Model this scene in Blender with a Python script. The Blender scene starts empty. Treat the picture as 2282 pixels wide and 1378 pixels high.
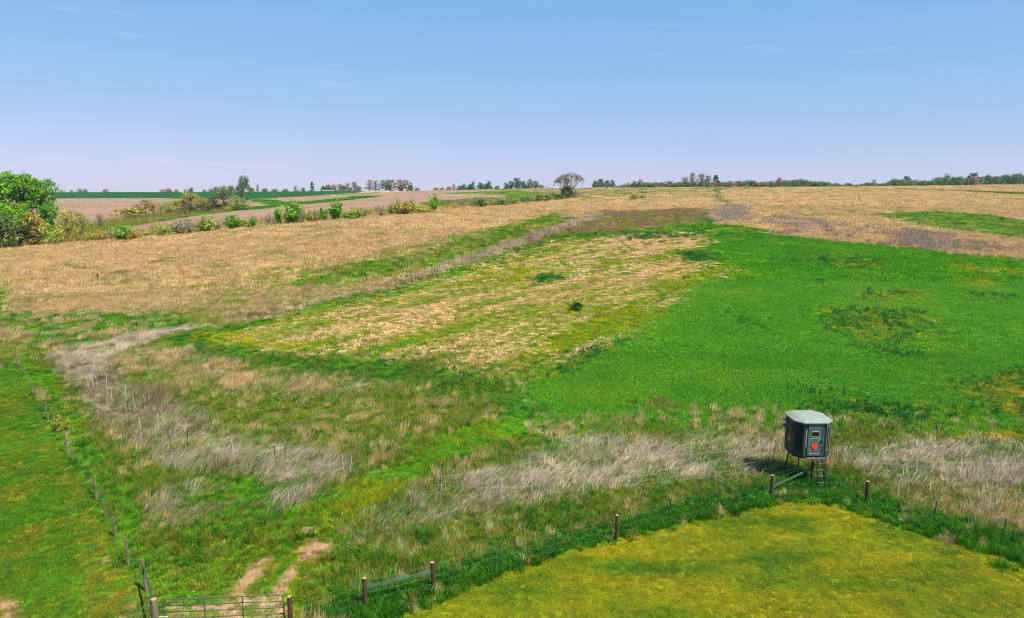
import bpy, math, random
import numpy as np
from mathutils import Vector, Matrix

# ------------------------------------------------------------------ camera, sky, sun, exposure
SC = bpy.context.scene
COL = SC.collection
PW, PH, FPX = 2282.0, 1378.0, 1522.0           # photo size and focal length in photo pixels
CAM_H, HORIZON = 15.0, 432.0                   # drone height above the lawn, horizon row in the photo
PITCH = math.atan((PH/2 - HORIZON)/FPX)
SP, CP = math.sin(PITCH), math.cos(PITCH)
cam = bpy.data.cameras.new('camera'); camo = bpy.data.objects.new('camera', cam); COL.objects.link(camo)
cam.sensor_width = 36.0; cam.lens = FPX/PW*36.0; cam.clip_start = 0.5; cam.clip_end = 40000
camo.location = (0, 0, CAM_H); camo.rotation_euler = (math.pi/2 - PITCH, 0, 0)
SC.camera = camo

SUN_EL, SUN_AZ = math.radians(56), math.radians(128)   # azimuth clockwise from +Y: from the right, behind the camera
W = bpy.data.worlds.new('World'); SC.world = W; W.use_nodes = True
nt = W.node_tree; nt.nodes.clear()
wo = nt.nodes.new('ShaderNodeOutputWorld'); bg = nt.nodes.new('ShaderNodeBackground')
sky = nt.nodes.new('ShaderNodeTexSky'); sky.sky_type = 'NISHITA'; sky.sun_disc = False
sky.sun_elevation = SUN_EL; sky.sun_rotation = SUN_AZ; sky.altitude = 300
sky.air_density = 1.0; sky.dust_density = 0.3; sky.ozone_density = 4.0
bg.inputs['Strength'].default_value = 0.12
sp_ = nt.nodes.new('ShaderNodeSeparateColor'); tn = nt.nodes.new('ShaderNodeCombineColor')   # gentle tone curve on the sky colours
nt.links.new(sky.outputs[0], sp_.inputs[0])
for ch, (pw, gn) in enumerate(((.76, .665), (.36, 1.40), (.26, 2.33))):
    a_ = nt.nodes.new('ShaderNodeMath'); a_.operation = 'POWER'; a_.inputs[1].default_value = pw
    b_ = nt.nodes.new('ShaderNodeMath'); b_.operation = 'MULTIPLY'; b_.inputs[1].default_value = gn
    nt.links.new(sp_.outputs[ch], a_.inputs[0]); nt.links.new(a_.outputs[0], b_.inputs[0]); nt.links.new(b_.outputs[0], tn.inputs[ch])
# thin high cirrus
wc = nt.nodes.new('ShaderNodeTexCoord'); wm = nt.nodes.new('ShaderNodeMapping'); wm.inputs['Scale'].default_value = (3.0, 3.0, 34.0); wm.inputs['Location'].default_value = (0.35, 0.2, 5.2)
wn = nt.nodes.new('ShaderNodeTexNoise'); wn.inputs['Scale'].default_value = 1.6; wn.inputs['Detail'].default_value = 6; wn.inputs['Roughness'].default_value = .6
wr = nt.nodes.new('ShaderNodeValToRGB'); wr.color_ramp.elements[0].position = .62; wr.color_ramp.elements[1].position = .82
wr.color_ramp.elements[0].color = (0, 0, 0, 1); wr.color_ramp.elements[1].color = (.4, .4, .4, 1)
wx = nt.nodes.new('ShaderNodeMix'); wx.data_type = 'RGBA'; wx.inputs['B'].default_value = (3.1, 3.1, 4.2, 1)
nt.links.new(wc.outputs['Generated'], wm.inputs[0]); nt.links.new(wm.outputs[0], wn.inputs['Vector']); nt.links.new(wn.outputs['Fac'], wr.inputs[0])
nt.links.new(wr.outputs[0], wx.inputs['Factor']); nt.links.new(tn.outputs[0], wx.inputs['A'])
nt.links.new(wx.outputs['Result'], bg.inputs['Color']); nt.links.new(bg.outputs[0], wo.inputs[0])
sl = bpy.data.lights.new('sun', 'SUN'); sl.energy = 4.6; sl.angle = math.radians(0.53); sl.color = (1.0, 0.95, 0.87)
so = bpy.data.objects.new('sun', sl); COL.objects.link(so)
sdir = Vector((math.sin(SUN_AZ)*math.cos(SUN_EL), math.cos(SUN_AZ)*math.cos(SUN_EL), math.sin(SUN_EL)))
so.rotation_euler = sdir.to_track_quat('Z', 'Y').to_euler(); so.location = (60, -60, 120)
SC.view_settings.view_transform = 'Standard'; SC.view_settings.look = 'None'
SC.view_settings.gamma = 1.0; SC.view_settings.exposure = 0.95
SC.render.engine = 'CYCLES'; SC.cycles.filter_width = 1.1
SC.cycles.max_bounces = 5; SC.cycles.diffuse_bounces = 2; SC.cycles.transmission_bounces = 3
SC.cycles.transparent_max_bounces = 6; SC.cycles.caustics_reflective = False; SC.cycles.caustics_refractive = False

RNG = np.random.default_rng(7)
random.seed(7)

# ------------------------------------------------------------------ noise helpers
def _hash(ix, iy, seed):
    h = (ix.astype(np.int64)*374761393 + iy.astype(np.int64)*668265263 + seed*974711) & 0x7fffffff
    h = ((h ^ (h >> 13))*1274126177) & 0x7fffffff
    h = (h ^ (h >> 16)) & 0xffff
    return h/65535.0
def vnoise(x, y, seed=0):
    ix = np.floor(x); iy = np.floor(y); fx = x-ix; fy = y-iy
    fx = fx*fx*(3-2*fx); fy = fy*fy*(3-2*fy)
    a = _hash(ix, iy, seed); b = _hash(ix+1, iy, seed); c = _hash(ix, iy+1, seed); d = _hash(ix+1, iy+1, seed)
    return (a*(1-fx)+b*fx)*(1-fy) + (c*(1-fx)+d*fx)*fy
def fbm(x, y, seed=0, o=4):
    s = 0; a = 0.5; t = 0
    for i in range(o):
        s = s + a*vnoise(x*2**i+17.3*i, y*2**i-9.1*i, seed+i*31); t += a; a *= 0.55
    return s/t
def rank01(v):
    r = np.empty(len(v)); r[np.argsort(v, kind='stable')] = (np.arange(len(v))+0.5)/max(1, len(v)); return r
def lin(c):
    c = np.asarray(c, float)/255.0
    return np.where(c <= 0.04045, c/12.92, ((c+0.055)/1.055)**2.4)

# ------------------------------------------------------------------ terrain: a height field given by profiles along seven bearings
def z_at(Y, py):
    v = (PH/2 - py)/FPX
    return CAM_H + Y*(-SP + v*CP)/(CP + v*SP)
PROF = {  # photo column: [(distance, photo row seen there, or ('z', height))]
  -300: [(60,('z',0)),(110,('z',0)),(185,('z',0.6)),(215,('z',0.5)),(320,('z',3.0)),(520,('z',11.5)),(740,('z',17.2)),(1000,('z',13)),(3000,('z',13)),(12000,('z',13.5))],
  0:    [(60,('z',0)),(105,('z',0)),(183,548),(205,('z',0.9)),(320,490),(520,443),(740,427),(1000,('z',13)),(3000,('z',13)),(12000,('z',13.5))],
  380:  [(60,('z',0)),(100,('z',0.3)),(185,521),(250,489),(290,('z',4.2)),(450,450),(520,443),(740,427),(1000,('z',14)),(3000,('z',13)),(12000,('z',13.5))],
  560:  [(60,('z',0)),(100,('z',0.8)),(195,501),(300,464),(335,('z',8.2)),(430,452),(510,443),(740,427),(1000,('z',14)),(3000,('z',13)),(12000,('z',13.5))],
  760:  [(60,('z',0)),(100,('z',1.4)),(210,482),(320,450),(380,444),(480,436),(740,424),(1000,('z',16)),(3000,('z',13)),(12000,('z',13.5))],
  1000: [(58,('z',0)),(100,('z',2.0)),(240,463),(420,433),(540,422),(800,('z',17)),(1000,('z',16)),(3000,('z',13)),(12000,('z',13.5))],
  1265: [(56,('z',0)),(100,('z',2.2)),(330,439),(490,419),(700,('z',18)),(1000,('z',16)),(3000,('z',13)),(12000,('z',13.5))],
  1590: [(56,('z',0)),(100,('z',2.1)),(250,('z',9.6)),(430,423),(500,417),(700,('z',18.5)),(1000,('z',16)),(3000,('z',13)),(12000,('z',13.5))],
  2000: [(56,('z',0)),(100,('z',2.0)),(250,('z',9.8)),(440,416),(540,('z',20)),(700,('z',18.5)),(1000,('z',16)),(3000,('z',13)),(12000,('z',13.5))],
  2282: [(56,('z',0)),(100,('z',1.9)),(250,('z',9.9)),(440,410),(540,('z',21)),(700,('z',19)),(1000,('z',16)),(3000,('z',13)),(12000,('z',13.5))],
  2700: [(56,('z',0)),(100,('z',1.8)),(250,('z',10)),(440,405),(540,('z',22)),(700,('z',19)),(1000,('z',16)),(3000,('z',13)),(12000,('z',13.5))],
}
NS, NY = 241, 420
SG = np.linspace(-2.0, 2.0, NS); LG = np.linspace(math.log(3.0), math.log(14000.0), NY)
def _table():
    cols = sorted(PROF); cs = np.array([(c-PW/2)/FPX for c in cols]); tab = np.zeros((len(cols), NY))
    for i, c in enumerate(cols):
        ys = [3.0, 40.0]; zs = [0.0, 0.0]
        for (Y, q) in PROF[c]:
            ys.append(Y); zs.append(q[1] if isinstance(q, tuple) else z_at(Y, q))
        tab[i] = np.interp(LG, np.log(ys), zs)
    out = np.array([np.interp(SG, cs, tab[:, j]) for j in range(NY)]).T
    def smooth(a, axis, sig):
        r = int(3*sig); k = np.exp(-0.5*(np.arange(-r, r+1)/sig)**2); k /= k.sum()
        p = np.pad(a, [(r, r) if ax == axis else (0, 0) for ax in (0, 1)], mode='edge')
        return np.apply_along_axis(lambda m: np.convolve(m, k, 'valid'), axis, p)
    return smooth(smooth(out, 0, 4.0), 1, 3.2)
TAB = _table()
def ground_z(x, y):
    x = np.asarray(x, float); y = np.maximum(np.asarray(y, float), 3.01)
    s = np.clip((x/y - SG[0])/(SG[1]-SG[0]), 0, NS-1.001); l = np.clip((np.log(y)-LG[0])/(LG[1]-LG[0]), 0, NY-1.001)
    i = s.astype(int); j = l.astype(int); fs = s-i; fl = l-j
    z = (TAB[i, j]*(1-fs)+TAB[i+1, j]*fs)*(1-fl) + (TAB[i, j+1]*(1-fs)+TAB[i+1, j+1]*fs)*fl
    return z + 0.35*(fbm(x/24, y/24, 5, 2)-0.5) + 0.10*(vnoise(x/3.1, y/3.1, 9)-0.5)
def gz(x, y): return float(ground_z(np.array([x]), np.array([y]))[0])
def ray(px, py):
    u = (px-PW/2)/FPX; v = (PH/2-py)/FPX
    return u/(CP+v*SP), (-SP+v*CP)/(CP+v*SP)          # per metre of forward distance
_YS = np.exp(np.linspace(math.log(6.0), math.log(2500.0), 5000))
def px_ground(px, py, far=1000.0):
    a, b = ray(px, py); z = CAM_H + b*_YS; g = ground_z(a*_YS, _YS)
    k = np.nonzero(z <= g)[0]
    Y = float(_YS[k[0]]) if len(k) and _YS[k[0]] < far else far
    return a*Y, Y, gz(a*Y, Y)
def px_level(px, py, z):
    a, b = ray(px, py); Y = (z-CAM_H)/b
    return a*Y, Y
def mpp(Y, z=0.0):      # metres per photo pixel at a distance
    return (Y*CP + (CAM_H-z)*SP)/FPX

# ------------------------------------------------------------------ ground cover: regions
K = 0.62     # photo colour of a sunlit surface -> surface colour
PAL = {
 'seed':   [(196,184,124),(176,168,104),(206,190,150)],
 'lawn':   [(144,146,12),(172,158,14),(122,142,12),(96,128,12),(150,150,16)],
 'past':   [(72,138,14),(92,148,18),(56,120,16),(120,146,26)],
 'pasty':  [(140,146,36),(160,150,48),(112,140,28)],
 'lane':   [(84,148,30),(98,156,32),(72,138,26),(118,158,38)],
 'brush':  [(150,138,64),(128,128,56),(166,148,88),(136,116,78)],
 'lime':   [(84,148,22),(104,160,28),(62,134,22),(126,160,36)],
 'lush':   [(34,116,16),(48,130,18),(26,98,18),(74,146,26)],
 'crop':   [(58,140,44),(50,130,40),(72,148,34),(62,140,50),(84,148,34)],
 'yelw':   [(140,156,18),(164,164,20),(110,150,20)],
 'gold':   [(176,160,20),(196,166,30),(150,150,22)],
 'tan':    [(206,164,104),(190,148,92),(222,184,124),(198,154,108),(170,142,84)],
 'tang':   [(164,150,76),(146,146,64),(184,160,92),(120,136,52)],
 'stalk':  [(178,160,148),(158,142,132),(198,182,160),(146,130,122),(204,190,158)],
 'lav':    [(164,148,142),(178,162,150),(152,136,130),(194,170,136)],
 'mauve':  [(146,112,92),(162,124,100),(132,108,78),(150,132,86)],
 'straw':  [(220,178,128),(204,160,112),(232,196,144),(196,164,100)],
 'weed':   [(18,92,30),(28,110,36),(14,76,34),(40,122,30)],
 'olive':  [(112,124,44),(96,116,40),(132,136,60),(86,110,34)],
 'brown':  [(128,102,68),(108,92,58),(146,118,84),(96,94,46)],
 'dirt':   [(198,156,114),(182,140,100),(214,174,132)],
 'plow':   [(190,148,120),(178,140,108),(206,164,134),(186,152,112)],
 'farg':   [(30,118,34),(36,128,38),(26,110,36)],
}
GAINS = {  # per channel, so that the standing cover (which shades itself) reads as in the photograph
 'lawn':(1.22,1.3,.3),'past':(1.5,1.25,.35),'pasty':(1.0,1.0,.6),'lush':(2.4,1.5,.5),'lime':(1.75,1.5,.5),'lane':(1.7,1.55,.5),'brush':(1.6,1.6,1.3),'crop':(3.0,1.8,.55),'yelw':(1.45,1.4,.5),'gold':(1.4,1.3,.6),
 'tan':(1.54,1.72,2.02),'tang':(1.5,1.55,1.3),'stalk':(1.62,1.56,1.42),'seed':(1.4,1.4,1.2),'lav':(1.3,1.3,1.2),'mauve':(1.45,1.5,1.5),'straw':(1.42,1.52,1.5),'weed':(1.6,1.4,.8),
 'olive':(1.75,1.6,.9),'brown':(1.4,1.35,1.2),'dirt':(.84,.86,.84),'plow':(.74,.76,.8),'farg':(.32,.56,.14)}
PALL = {k: lin(v)*K*np.array(GAINS[k]) for k, v in PAL.items()}
# cover kind: (stuff object, palette, height range, width factor, density)
KIND = {
 'seed': ('tall_grass','seed',(0.38,0.62),0.8,1.0), 'lawn': ('lawn_grass','lawn',(0.05,0.11),1.0,1.0), 'past': ('pasture_grass','past',(0.07,0.16),1.0,1.0), 'pasty': ('pasture_grass','pasty',(0.05,0.12),1.0,0.9),
 'lush': ('tall_grass','lush',(0.30,0.58),1.0,1.0), 'lime': ('tall_grass','lime',(0.16,0.38),1.0,1.0), 'lane': ('pasture_grass','lane',(0.12,0.24),1.0,1.0), 'brush': ('brown_forbs','brush',(1.0,2.3),1.0,1.0), 'crop': ('rye_crop','crop',(0.28,0.38),1.0,1.0), 'yelw': ('yellow_green_weeds','yelw',(0.24,0.44),1.0,1.0),
 'gold': ('yellow_green_weeds','gold',(0.22,0.40),1.0,1.0),
 'tan': ('dead_prairie_grass','tan',(0.45,0.85),1.1,1.0), 'tang': ('dead_prairie_grass','tang',(0.35,0.65),1.0,1.0),
 'stalk': ('dead_stalks','stalk',(0.55,1.15),1.1,1.0), 'lav': ('dead_stalks','lav',(0.6,1.2),1.1,1.0), 'mauve': ('dead_prairie_grass','mauve',(0.6,1.1),1.0,1.0),
 'straw': ('straw_stubble','straw',(0.10,0.20),1.0,1.0), 'weed': ('broadleaf_weeds','weed',(0.35,0.70),0.9,1.0),
 'olive': ('tall_grass','olive',(0.30,0.60),1.0,1.0), 'brown': ('brown_forbs','brown',(0.5,1.0),1.0,1.0),
 'dirt': (None,'dirt',None,0,0), 'plow': (None,'plow',None,0,0), 'farg': (None,'farg',None,0,0),
}
# regions, later ones on top: photo outline, mix, patch size (m), feather (m), grain ('row' = along the mown rows)
REG = [
 ('base', None, [('tang',.4),('lush',.3),('tan',.3)], 6, 0, None),
 # far side of the valley, left
 ('far_plowed', [(-400,452),(150,442),(330,441),(450,444),(600,443),(790,434),(940,424),(1140,424),(1250,436),(1190,450),(1000,470),(760,492),(560,512),(300,530),(100,560),(-400,600)], [('plow',1)], 14, 2, None),
 ('far_green', [(-500,400),(930,400),(935,424),(870,427),(790,431),(690,438),(600,443),(450,444),(330,441.5),(150,442.5),(-500,450)], [('farg',1)], 40, 1, None),
 ('far_tan_strip', [(800,431),(880,428.5),(930,425),(1040,423),(1320,420),(1700,417),(1700,412),(940,410),(920,423),(800,428.5)], [('tan',.9),('tang',.1)], 10, 1.5, None),
 ('plow_patch', [(590,446),(640,441),(790,434.5),(800,437),(700,449),(660,452)], [('plow',1)], 10, 1, None),
 ('strip_green', [(840,436.5),(800,437.5),(700,448),(655,452),(590,445),(560,444),(560,449),(620,457),(560,462),(470,472),(380,486),(280,500),(180,520),(180,527),(280,506),(380,491),(470,476),(580,466.5),(700,454),(780,446),(850,439)], [('lime',.5),('lush',.5)], 10, .8, None),
 ('valley_floor', [(-300,560),(0,535),(120,520),(200,500),(260,492),(420,478),(560,462),(560,466),(420,483),(300,504),(190,526),(100,545),(0,552),(-300,575)], [('lime',.40),('olive',.36),('brush',.24)], 8, 2, None),
 ('mid_green', [(985,432),(1060,428),(1140,425.5),(1210,432),(1240,440),(1200,448),(1120,456),(1060,460),(1080,448),(1130,440),(1150,434),(1060,433)], [('lime',.7),('lush',.12),('tang',.18)], 8, 1.5, None),
 ('mid_green2', [(940,452),(1100,440),(1110,446),(1000,462),(940,466)], [('plow',.5),('lush',.3),('tang',.2)], 8, 1.5, None),
 ('shrub_foot', [(-300,572),(0,546),(127,534),(254,524),(381,511),(508,500),(580,494),(700,484),(840,472),(967,462),(1100,452),(1200,440),(1290,437),(1290,447),(1140,463),(967,477),(840,487),(580,509),(381,526),(127,549),(0,561),(-300,590)], [('tan',.30),('brush',.34),('tang',.22),('lime',.14)], 4, 2, None),
 # the big dead-grass field
 ('prairie', [(-400,590),(0,558),(127,545),(254,535),(381,522),(508,509),(580,504),(840,482),(967,472),(1140,457),(1290,443),(1420,437),(1590,428),(1700,421),(2000,418),(2282,413),(2800,400),(2800,640),(2282,582),(2109,563),(1931,545),(1702,522),(1575,500),(1340,480),(1140,500),(1018,522),(916,547),(814,575),(687,588),(560,613),(480,650),(430,685),(200,695),(30,690),(20,640),(0,600),(-400,700)], [('tan',.80),('tang',.20)], 6, 2.5, None),
 ('prairie_green', [(70,575),(330,555),(560,560),(430,600),(300,640),(200,650),(100,620)], [('tan',.74),('tang',.20),('olive',.06)], 4, 3, None),
 ('prairie_olive', [(1290,441),(1450,434),(1590,432),(1580,446),(1420,449),(1280,452)], [('tan',.6),('tang',.3),('olive',.1)], 5, 2, None),
 ('right_olive', [(1700,428),(1800,418),(2010,417),(2040,424),(1900,430),(1760,432)], [('tan',.6),('tang',.4)], 6, 2, None),
 ('right_dark', [(1990,421),(2100,424),(2282,430),(2500,437),(2500,445),(2282,435.5),(2140,427.5),(1990,423)], [('olive',.6),('lush',.4)], 6, .6, None),
 ('swale_tail', [(1880,466),(2000,459),(2080,470),(1940,482),(1800,474),(1700,462),(1760,456)], [('tan',.6),('tang',.3),('olive',.1)], 3, 2, None),
 ('swale', [(1931,478),(2000,474),(2083,471),(2180,478),(2236,487),(2300,498),(2700,540),(2700,590),(2282,538),(2180,522),(2058,507),(1990,494)], [('lime',.60),('lush',.16),('tang',.24)], 4, 1.2, None),
 ('edge_band', [(1720,505),(1800,498),(1960,508),(2100,522),(2282,545),(2600,590),(2600,620),(2282,580),(2109,562),(1931,544),(1800,531),(1715,521)], [('tan',.82),('lav',.10),('mauve',.08)], 5, 1, 'fine'),
 ('lav1', [(1582,486),(1610,462),(1650,456),(1668,470),(1655,490),(1600,494)], [('lav',.75),('tan',.25)], 3, 2, None),
 ('lav2', [(1660,484),(1760,488),(1830,492),(1900,503),(1960,512),(1950,522),(1860,520),(1790,512),(1690,496)], [('lav',.36),('tan',.64)], 3, 2, None),
 ('lav3', [(1990,522),(2030,512),(2075,520),(2090,545),(2070,558),(2010,550)], [('lav',.72),('mauve',.1),('tan',.18)], 3, 2, None),
 ('mix_mid', [(1140,498),(1018,520),(916,545),(814,573),(687,586),(560,611),(500,645),(440,690),(400,702),(250,700),(100,705),(60,740),(120,790),(300,748),(430,728),(560,705),(690,676),(840,641),(992,596),(1140,543),(1250,508),(1300,488),(1240,476)], [('tang',.34),('lime',.22),('olive',.14),('tan',.30)], 4.5, 2, 'fine'),
 ('mix_green_top', [(1080,515),(1140,492),(1200,482),(1262,476),(1292,474),(1284,494),(1220,512),(1140,540),(1040,575),(930,600),(800,625),(700,640),(640,635),(790,590),(900,572),(1000,545)], [('lime',.46),('lush',.14),('olive',.18),('tang',.22)], 4, 2, None),
 ('wet_green', [(-60,690),(30,700),(150,700),(250,698),(400,702),(440,718),(400,735),(250,752),(160,775),(60,770),(40,720),(-60,720)], [('lime',.50),('lush',.32),('tan',.18)], 2.4, .5, None),
 ('left_edge_green', [(-400,720),(-60,610),(0,596),(14,620),(24,660),(30,700),(-60,720),(-400,780)], [('lane',.5),('lime',.5)], 3, .6, None),
 ('upslope_mix', [(1343,474),(1450,470),(1570,464),(1580,490),(1445,510),(1300,532),(1140,556),(1000,602),(1100,565),(1242,514)], [('mauve',.30),('tang',.40),('olive',.30)], 4, 1.5, None),
 ('mauve_strip', [(1370,470),(1343,471),(1290,488),(1242,505),(1140,540),(992,594),(840,640),(690,676),(560,706),(470,722),(560,716),(690,686),(840,652),(992,606),(1140,556),(1242,520),(1300,498)], [('mauve',.22),('tan',.30),('stalk',.38),('lav',.1)], 2.5, .5, None),
 # the mown stubble field and its green rim
 ('rim', [(360,745),(470,724),(560,714),(690,684),(840,650),(992,603),(1140,553),(1242,526),(1394,514),(1470,508),(1575,494),(1640,503),(1720,512),(1712,530),(1650,600),(1500,720),(1230,850),(1140,872),(1060,840),(940,805),(790,800),(560,790),(380,770)], [('lime',.6),('lush',.32),('yelw',.08)], 4, 1.5, None),
 ('stubble', [(520,738),(560,726),(690,695),(840,662),(992,617),(1140,570),(1242,542),(1394,524),(1500,520),(1577,519),(1570,540),(1555,575),(1520,610),(1450,650),(1390,700),(1350,760),(1280,810),(1200,848),(1140,866),(1068,828),(980,820),(941,799),(789,795),(680,782),(560,762)], [('straw',.50),('tang',.10),('yelw',.26),('lime',.14)], 4, 2.5, 'row'),
 ('stub_top', [(1330,535),(1407,523),(1577,520),(1560,545),(1450,556),(1300,560)], [('straw',.76),('weed',.06),('yelw',.18)], 3, 1, 'row'),
 ('stub_band', [(900,640),(1100,600),(1300,575),(1480,575),(1400,610),(1200,630),(1000,665),(800,690)], [('yelw',.42),('straw',.34),('lime',.24)], 5, 1.5, 'row'),
 ('stub_yellow', [(1070,812),(1150,730),(1300,690),(1450,640),(1570,590),(1690,580),(1700,610),(1600,650),(1510,690),(1420,745),(1320,785),(1240,820)], [('yelw',.56),('lime',.24),('straw',.20)], 3, 3.5, 'row'),
 ('stub_corner', [(455,745),(540,738),(600,755),(690,775),(700,790),(600,785),(500,768)], [('yelw',.75),('gold',.1),('straw',.15)], 3, .8, None),
 ('dark_patch', [(1180,620),(1250,608),(1262,618),(1200,634)], [('weed',.6),('lush',.4)], 3, 1, None),
 ('dark_patch2', [(1510,565),(1570,558),(1590,575),(1530,585)], [('weed',.7),('lush',.3)], 3, 1, None),
 ('dark_patch3', [(1390,522),(1530,514),(1580,520),(1540,532),(1400,534)], [('weed',.5),('yelw',.2),('straw',.3)], 1.5, .5, None),
 # rye crop
 ('crop', [(1600,530),(1702,521),(1931,545),(2109,563),(2282,581),(2800,640),(2800,1010),(2282,965),(2100,972),(1960,950),(1720,938),(1620,950),(1470,950),(1292,945),(1140,945),(1090,960),(1060,930),(1140,870),(1229,834),(1318,788),(1400,755),(1481,700),(1557,640),(1650,600),(1610,570),(1580,545)], [('crop',.99),('weed',.01)], 9, 1.4, None),
 ('cy1', [(1800,568),(1860,572),(1945,578),(1940,592),(1900,606),(1850,592),(1795,585)], [('crop',.40),('weed',.25),('yelw',.35)], 1.6, 1.5, None),
 ('cy2', [(2080,585),(2200,594),(2282,600),(2500,620),(2500,640),(2282,615),(2150,608)], [('yelw',.65),('crop',.35)], 3, 2, None),
 ('cy3', [(2120,622),(2190,618),(2210,636),(2150,646)], [('yelw',.85),('crop',.15)], 2, 1, None),
 ('cy4', [(1890,652),(1960,645),(2050,648),(2055,662),(1980,672),(1900,668)], [('yelw',.6),('crop',.25),('weed',.15)], 2, 1, None),
 ('cy5', [(1800,700),(1860,688),(1960,690),(2060,700),(2050,740),(1960,772),(1880,742)], [('crop',.22),('weed',.32),('yelw',.46)], 1.8, 2, None),
 ('cy6', [(2110,860),(2180,842),(2282,830),(2500,840),(2500,940),(2282,940),(2160,920),(2190,900)], [('gold',.18),('yelw',.36),('weed',.3),('crop',.16)], 1.2, 1, None),
 ('cy7', [(1820,880),(1900,888),(2000,900),(2120,905),(2160,930),(2040,945),(1920,945),(1840,925)], [('weed',.42),('crop',.36),('yelw',.22)], 1.3, 1.5, None),
 ('cy8', [(2010,974),(2100,968),(2200,966),(2400,958),(2400,1000),(2200,1000),(2110,985)], [('gold',.65),('lush',.25),('dirt',.1)], 1.5, .5, None),
 ('brownspot', [(1425,905),(1460,896),(1520,906),(1500,916),(1440,914)], [('olive',.8),('brown',.2)], 2, .6, None),
 ('crop_edge_dark', [(1220,840),(1330,780),(1420,742),(1440,752),(1340,800),(1240,850)], [('weed',.35),('crop',.45),('yelw',.2)], 1.5, .8, None),
 # rough ground below the fields
 ('rough', [(30,775),(160,778),(260,752),(360,745),(380,768),(560,788),(790,800),(940,808),(1060,842),(1140,872),(1090,950),(1150,965),(1292,955),(1470,958),(1720,945),(1960,958),(2110,988),(2400,1005),(2800,1040),(2800,1500),(2282,1240),(2100,1160),(1940,1105),(1800,1080),(1640,1110),(1350,1180),(1100,1240),(830,1330),(650,1400),(420,1420),(330,1340),(290,1260),(210,1110),(150,1010),(75,880)], [('olive',.32),('lime',.28),('lush',.18),('tang',.16),('tan',.06)], 1.5, .8, None),
 ('rough_top', [(360,750),(560,790),(790,802),(940,808),(1060,845),(1130,880),(1040,900),(960,860),(800,850),(640,830),(480,800),(380,790)], [('lime',.36),('lush',.34),('weed',.1),('olive',.2)], 2.5, .8, None),
 ('rough_tan', [(250,790),(400,775),(520,810),(640,860),(800,850),(830,880),(720,910),(620,900),(500,870),(380,880),(280,830)], [('tan',.22),('tang',.26),('stalk',.14),('olive',.20),('lime',.18)], 2.2, .8, None),
 ('rough_mid', [(560,900),(760,880),(900,860),(1000,900),(960,960),(840,1000),(700,1000),(600,960)], [('olive',.34),('lime',.26),('tang',.22),('lush',.12),('tan',.06)], 1.3, 1.2, None),
 ('brownzone', [(190,880),(290,860),(390,880),(420,950),(360,990),(250,960),(200,920)], [('brown',.42),('lav',.22),('tang',.16),('olive',.20)], 1.6, .8, 'fine'),
 ('swath', [(105,800),(150,775),(215,800),(270,850),(400,905),(470,960),(640,1005),(780,1030),(790,1060),(700,1090),(560,1065),(400,1050),(330,1030),(250,960),(190,890),(140,840)], [('brown',.22),('stalk',.20),('lav',.24),('olive',.18),('lime',.16)], 1.6, .5, 'fine'),
 ('lane', [(1150,925),(1230,945),(1170,962),(1090,1005),(990,1042),(910,1090),(830,1150),(740,1195),(700,1215),(640,1235),(560,1260),(540,1240),(600,1190),(640,1150),(700,1110),(780,1078),(860,1050),(950,1000),(1040,950),(1100,928)], [('lane',.64),('lime',.24),('yelw',.12)], 1.6, .5, None),
 ('lane_yellow', [(735,1135),(800,1105),(880,1080),(930,1085),(870,1120),(790,1160),(745,1165)], [('yelw',.85),('past',.15)], 1.5, .4, None),
 ('green_left', [(330,1075),(480,1060),(620,1075),(740,1075),(640,1110),(600,1180),(480,1180),(400,1130)], [('lime',.56),('lush',.24),('olive',.2)], 1.6, .5, None),
 # pale lodged stalks
 ('st1', [(100,800),(160,772),(250,758),(430,726),(455,735),(380,748),(340,768),(250,790),(240,830),(200,868),(150,830)], [('stalk',.76),('lav',.10),('olive',.14)], 1.4, .3, 'fine'),
 ('st2', [(330,985),(420,960),(560,985),(640,990),(760,1020),(780,1050),(740,1085),(600,1075),(500,1050),(400,1055),(320,1030)], [('stalk',.44),('olive',.26),('lime',.18),('lush',.12)], 1.6, .6, 'fine'),
 ('st3', [(590,1130),(640,1095),(690,1085),(690,1110),(650,1135),(600,1150)], [('stalk',.5),('lush',.5)], .8, .6, 'fine'),
 ('st4', [(340,1100),(420,1085),(450,1130),(420,1180),(370,1180)], [('stalk',.34),('olive',.42),('lush',.24)], .8, .8, 'fine'),
 ('st5', [(1000,1075),(1130,1040),(1200,985),(1320,975),(1500,985),(1720,968),(1722,1048),(1640,1062),(1480,1075),(1300,1100),(1160,1130),(1060,1140)], [('stalk',.44),('tang',.06),('olive',.18),('lime',.22),('lush',.10)], 1.8, .5, 'fine'),
 ('st5b', [(800,1200),(880,1140),(980,1080),(1060,1140),(1000,1180),(900,1210),(860,1260),(820,1290)], [('olive',.38),('stalk',.24),('lime',.22),('lush',.16)], 1.0, 1.0, 'fine'),
 ('st6', [(1850,1012),(1960,990),(2100,985),(2400,1005),(2400,1130),(2260,1095),(2120,1090),(1980,1075),(1880,1050)], [('stalk',.42),('tang',.08),('olive',.20),('lime',.20),('lush',.10)], 1.8, .5, 'fine'),
 ('st7', [(1960,1085),(2100,1095),(2282,1110),(2500,1150),(2500,1300),(2282,1205),(2120,1150),(1990,1110)], [('tang',.30),('olive',.34),('stalk',.14),('tan',.12),('lime',.1)], 1.2, .5, 'fine'),
 ('tuft_red', [(1052,1200),(1062,1165),(1085,1160),(1092,1185),(1080,1200)], [('tan',1)], 1, .1, None),
 ('verge_rough', [(760,1300),(830,1210),(960,1170),(1200,1120),(1450,1085),(1640,1068),(1720,1060),(1720,1090),(1500,1130),(1350,1165),(1100,1225),(900,1290),(800,1340)], [('lush',.26),('olive',.32),('lime',.28),('tang',.08),('seed',.06)], .8, .5, None),
 # green strip inside the left fence, left pasture
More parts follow.
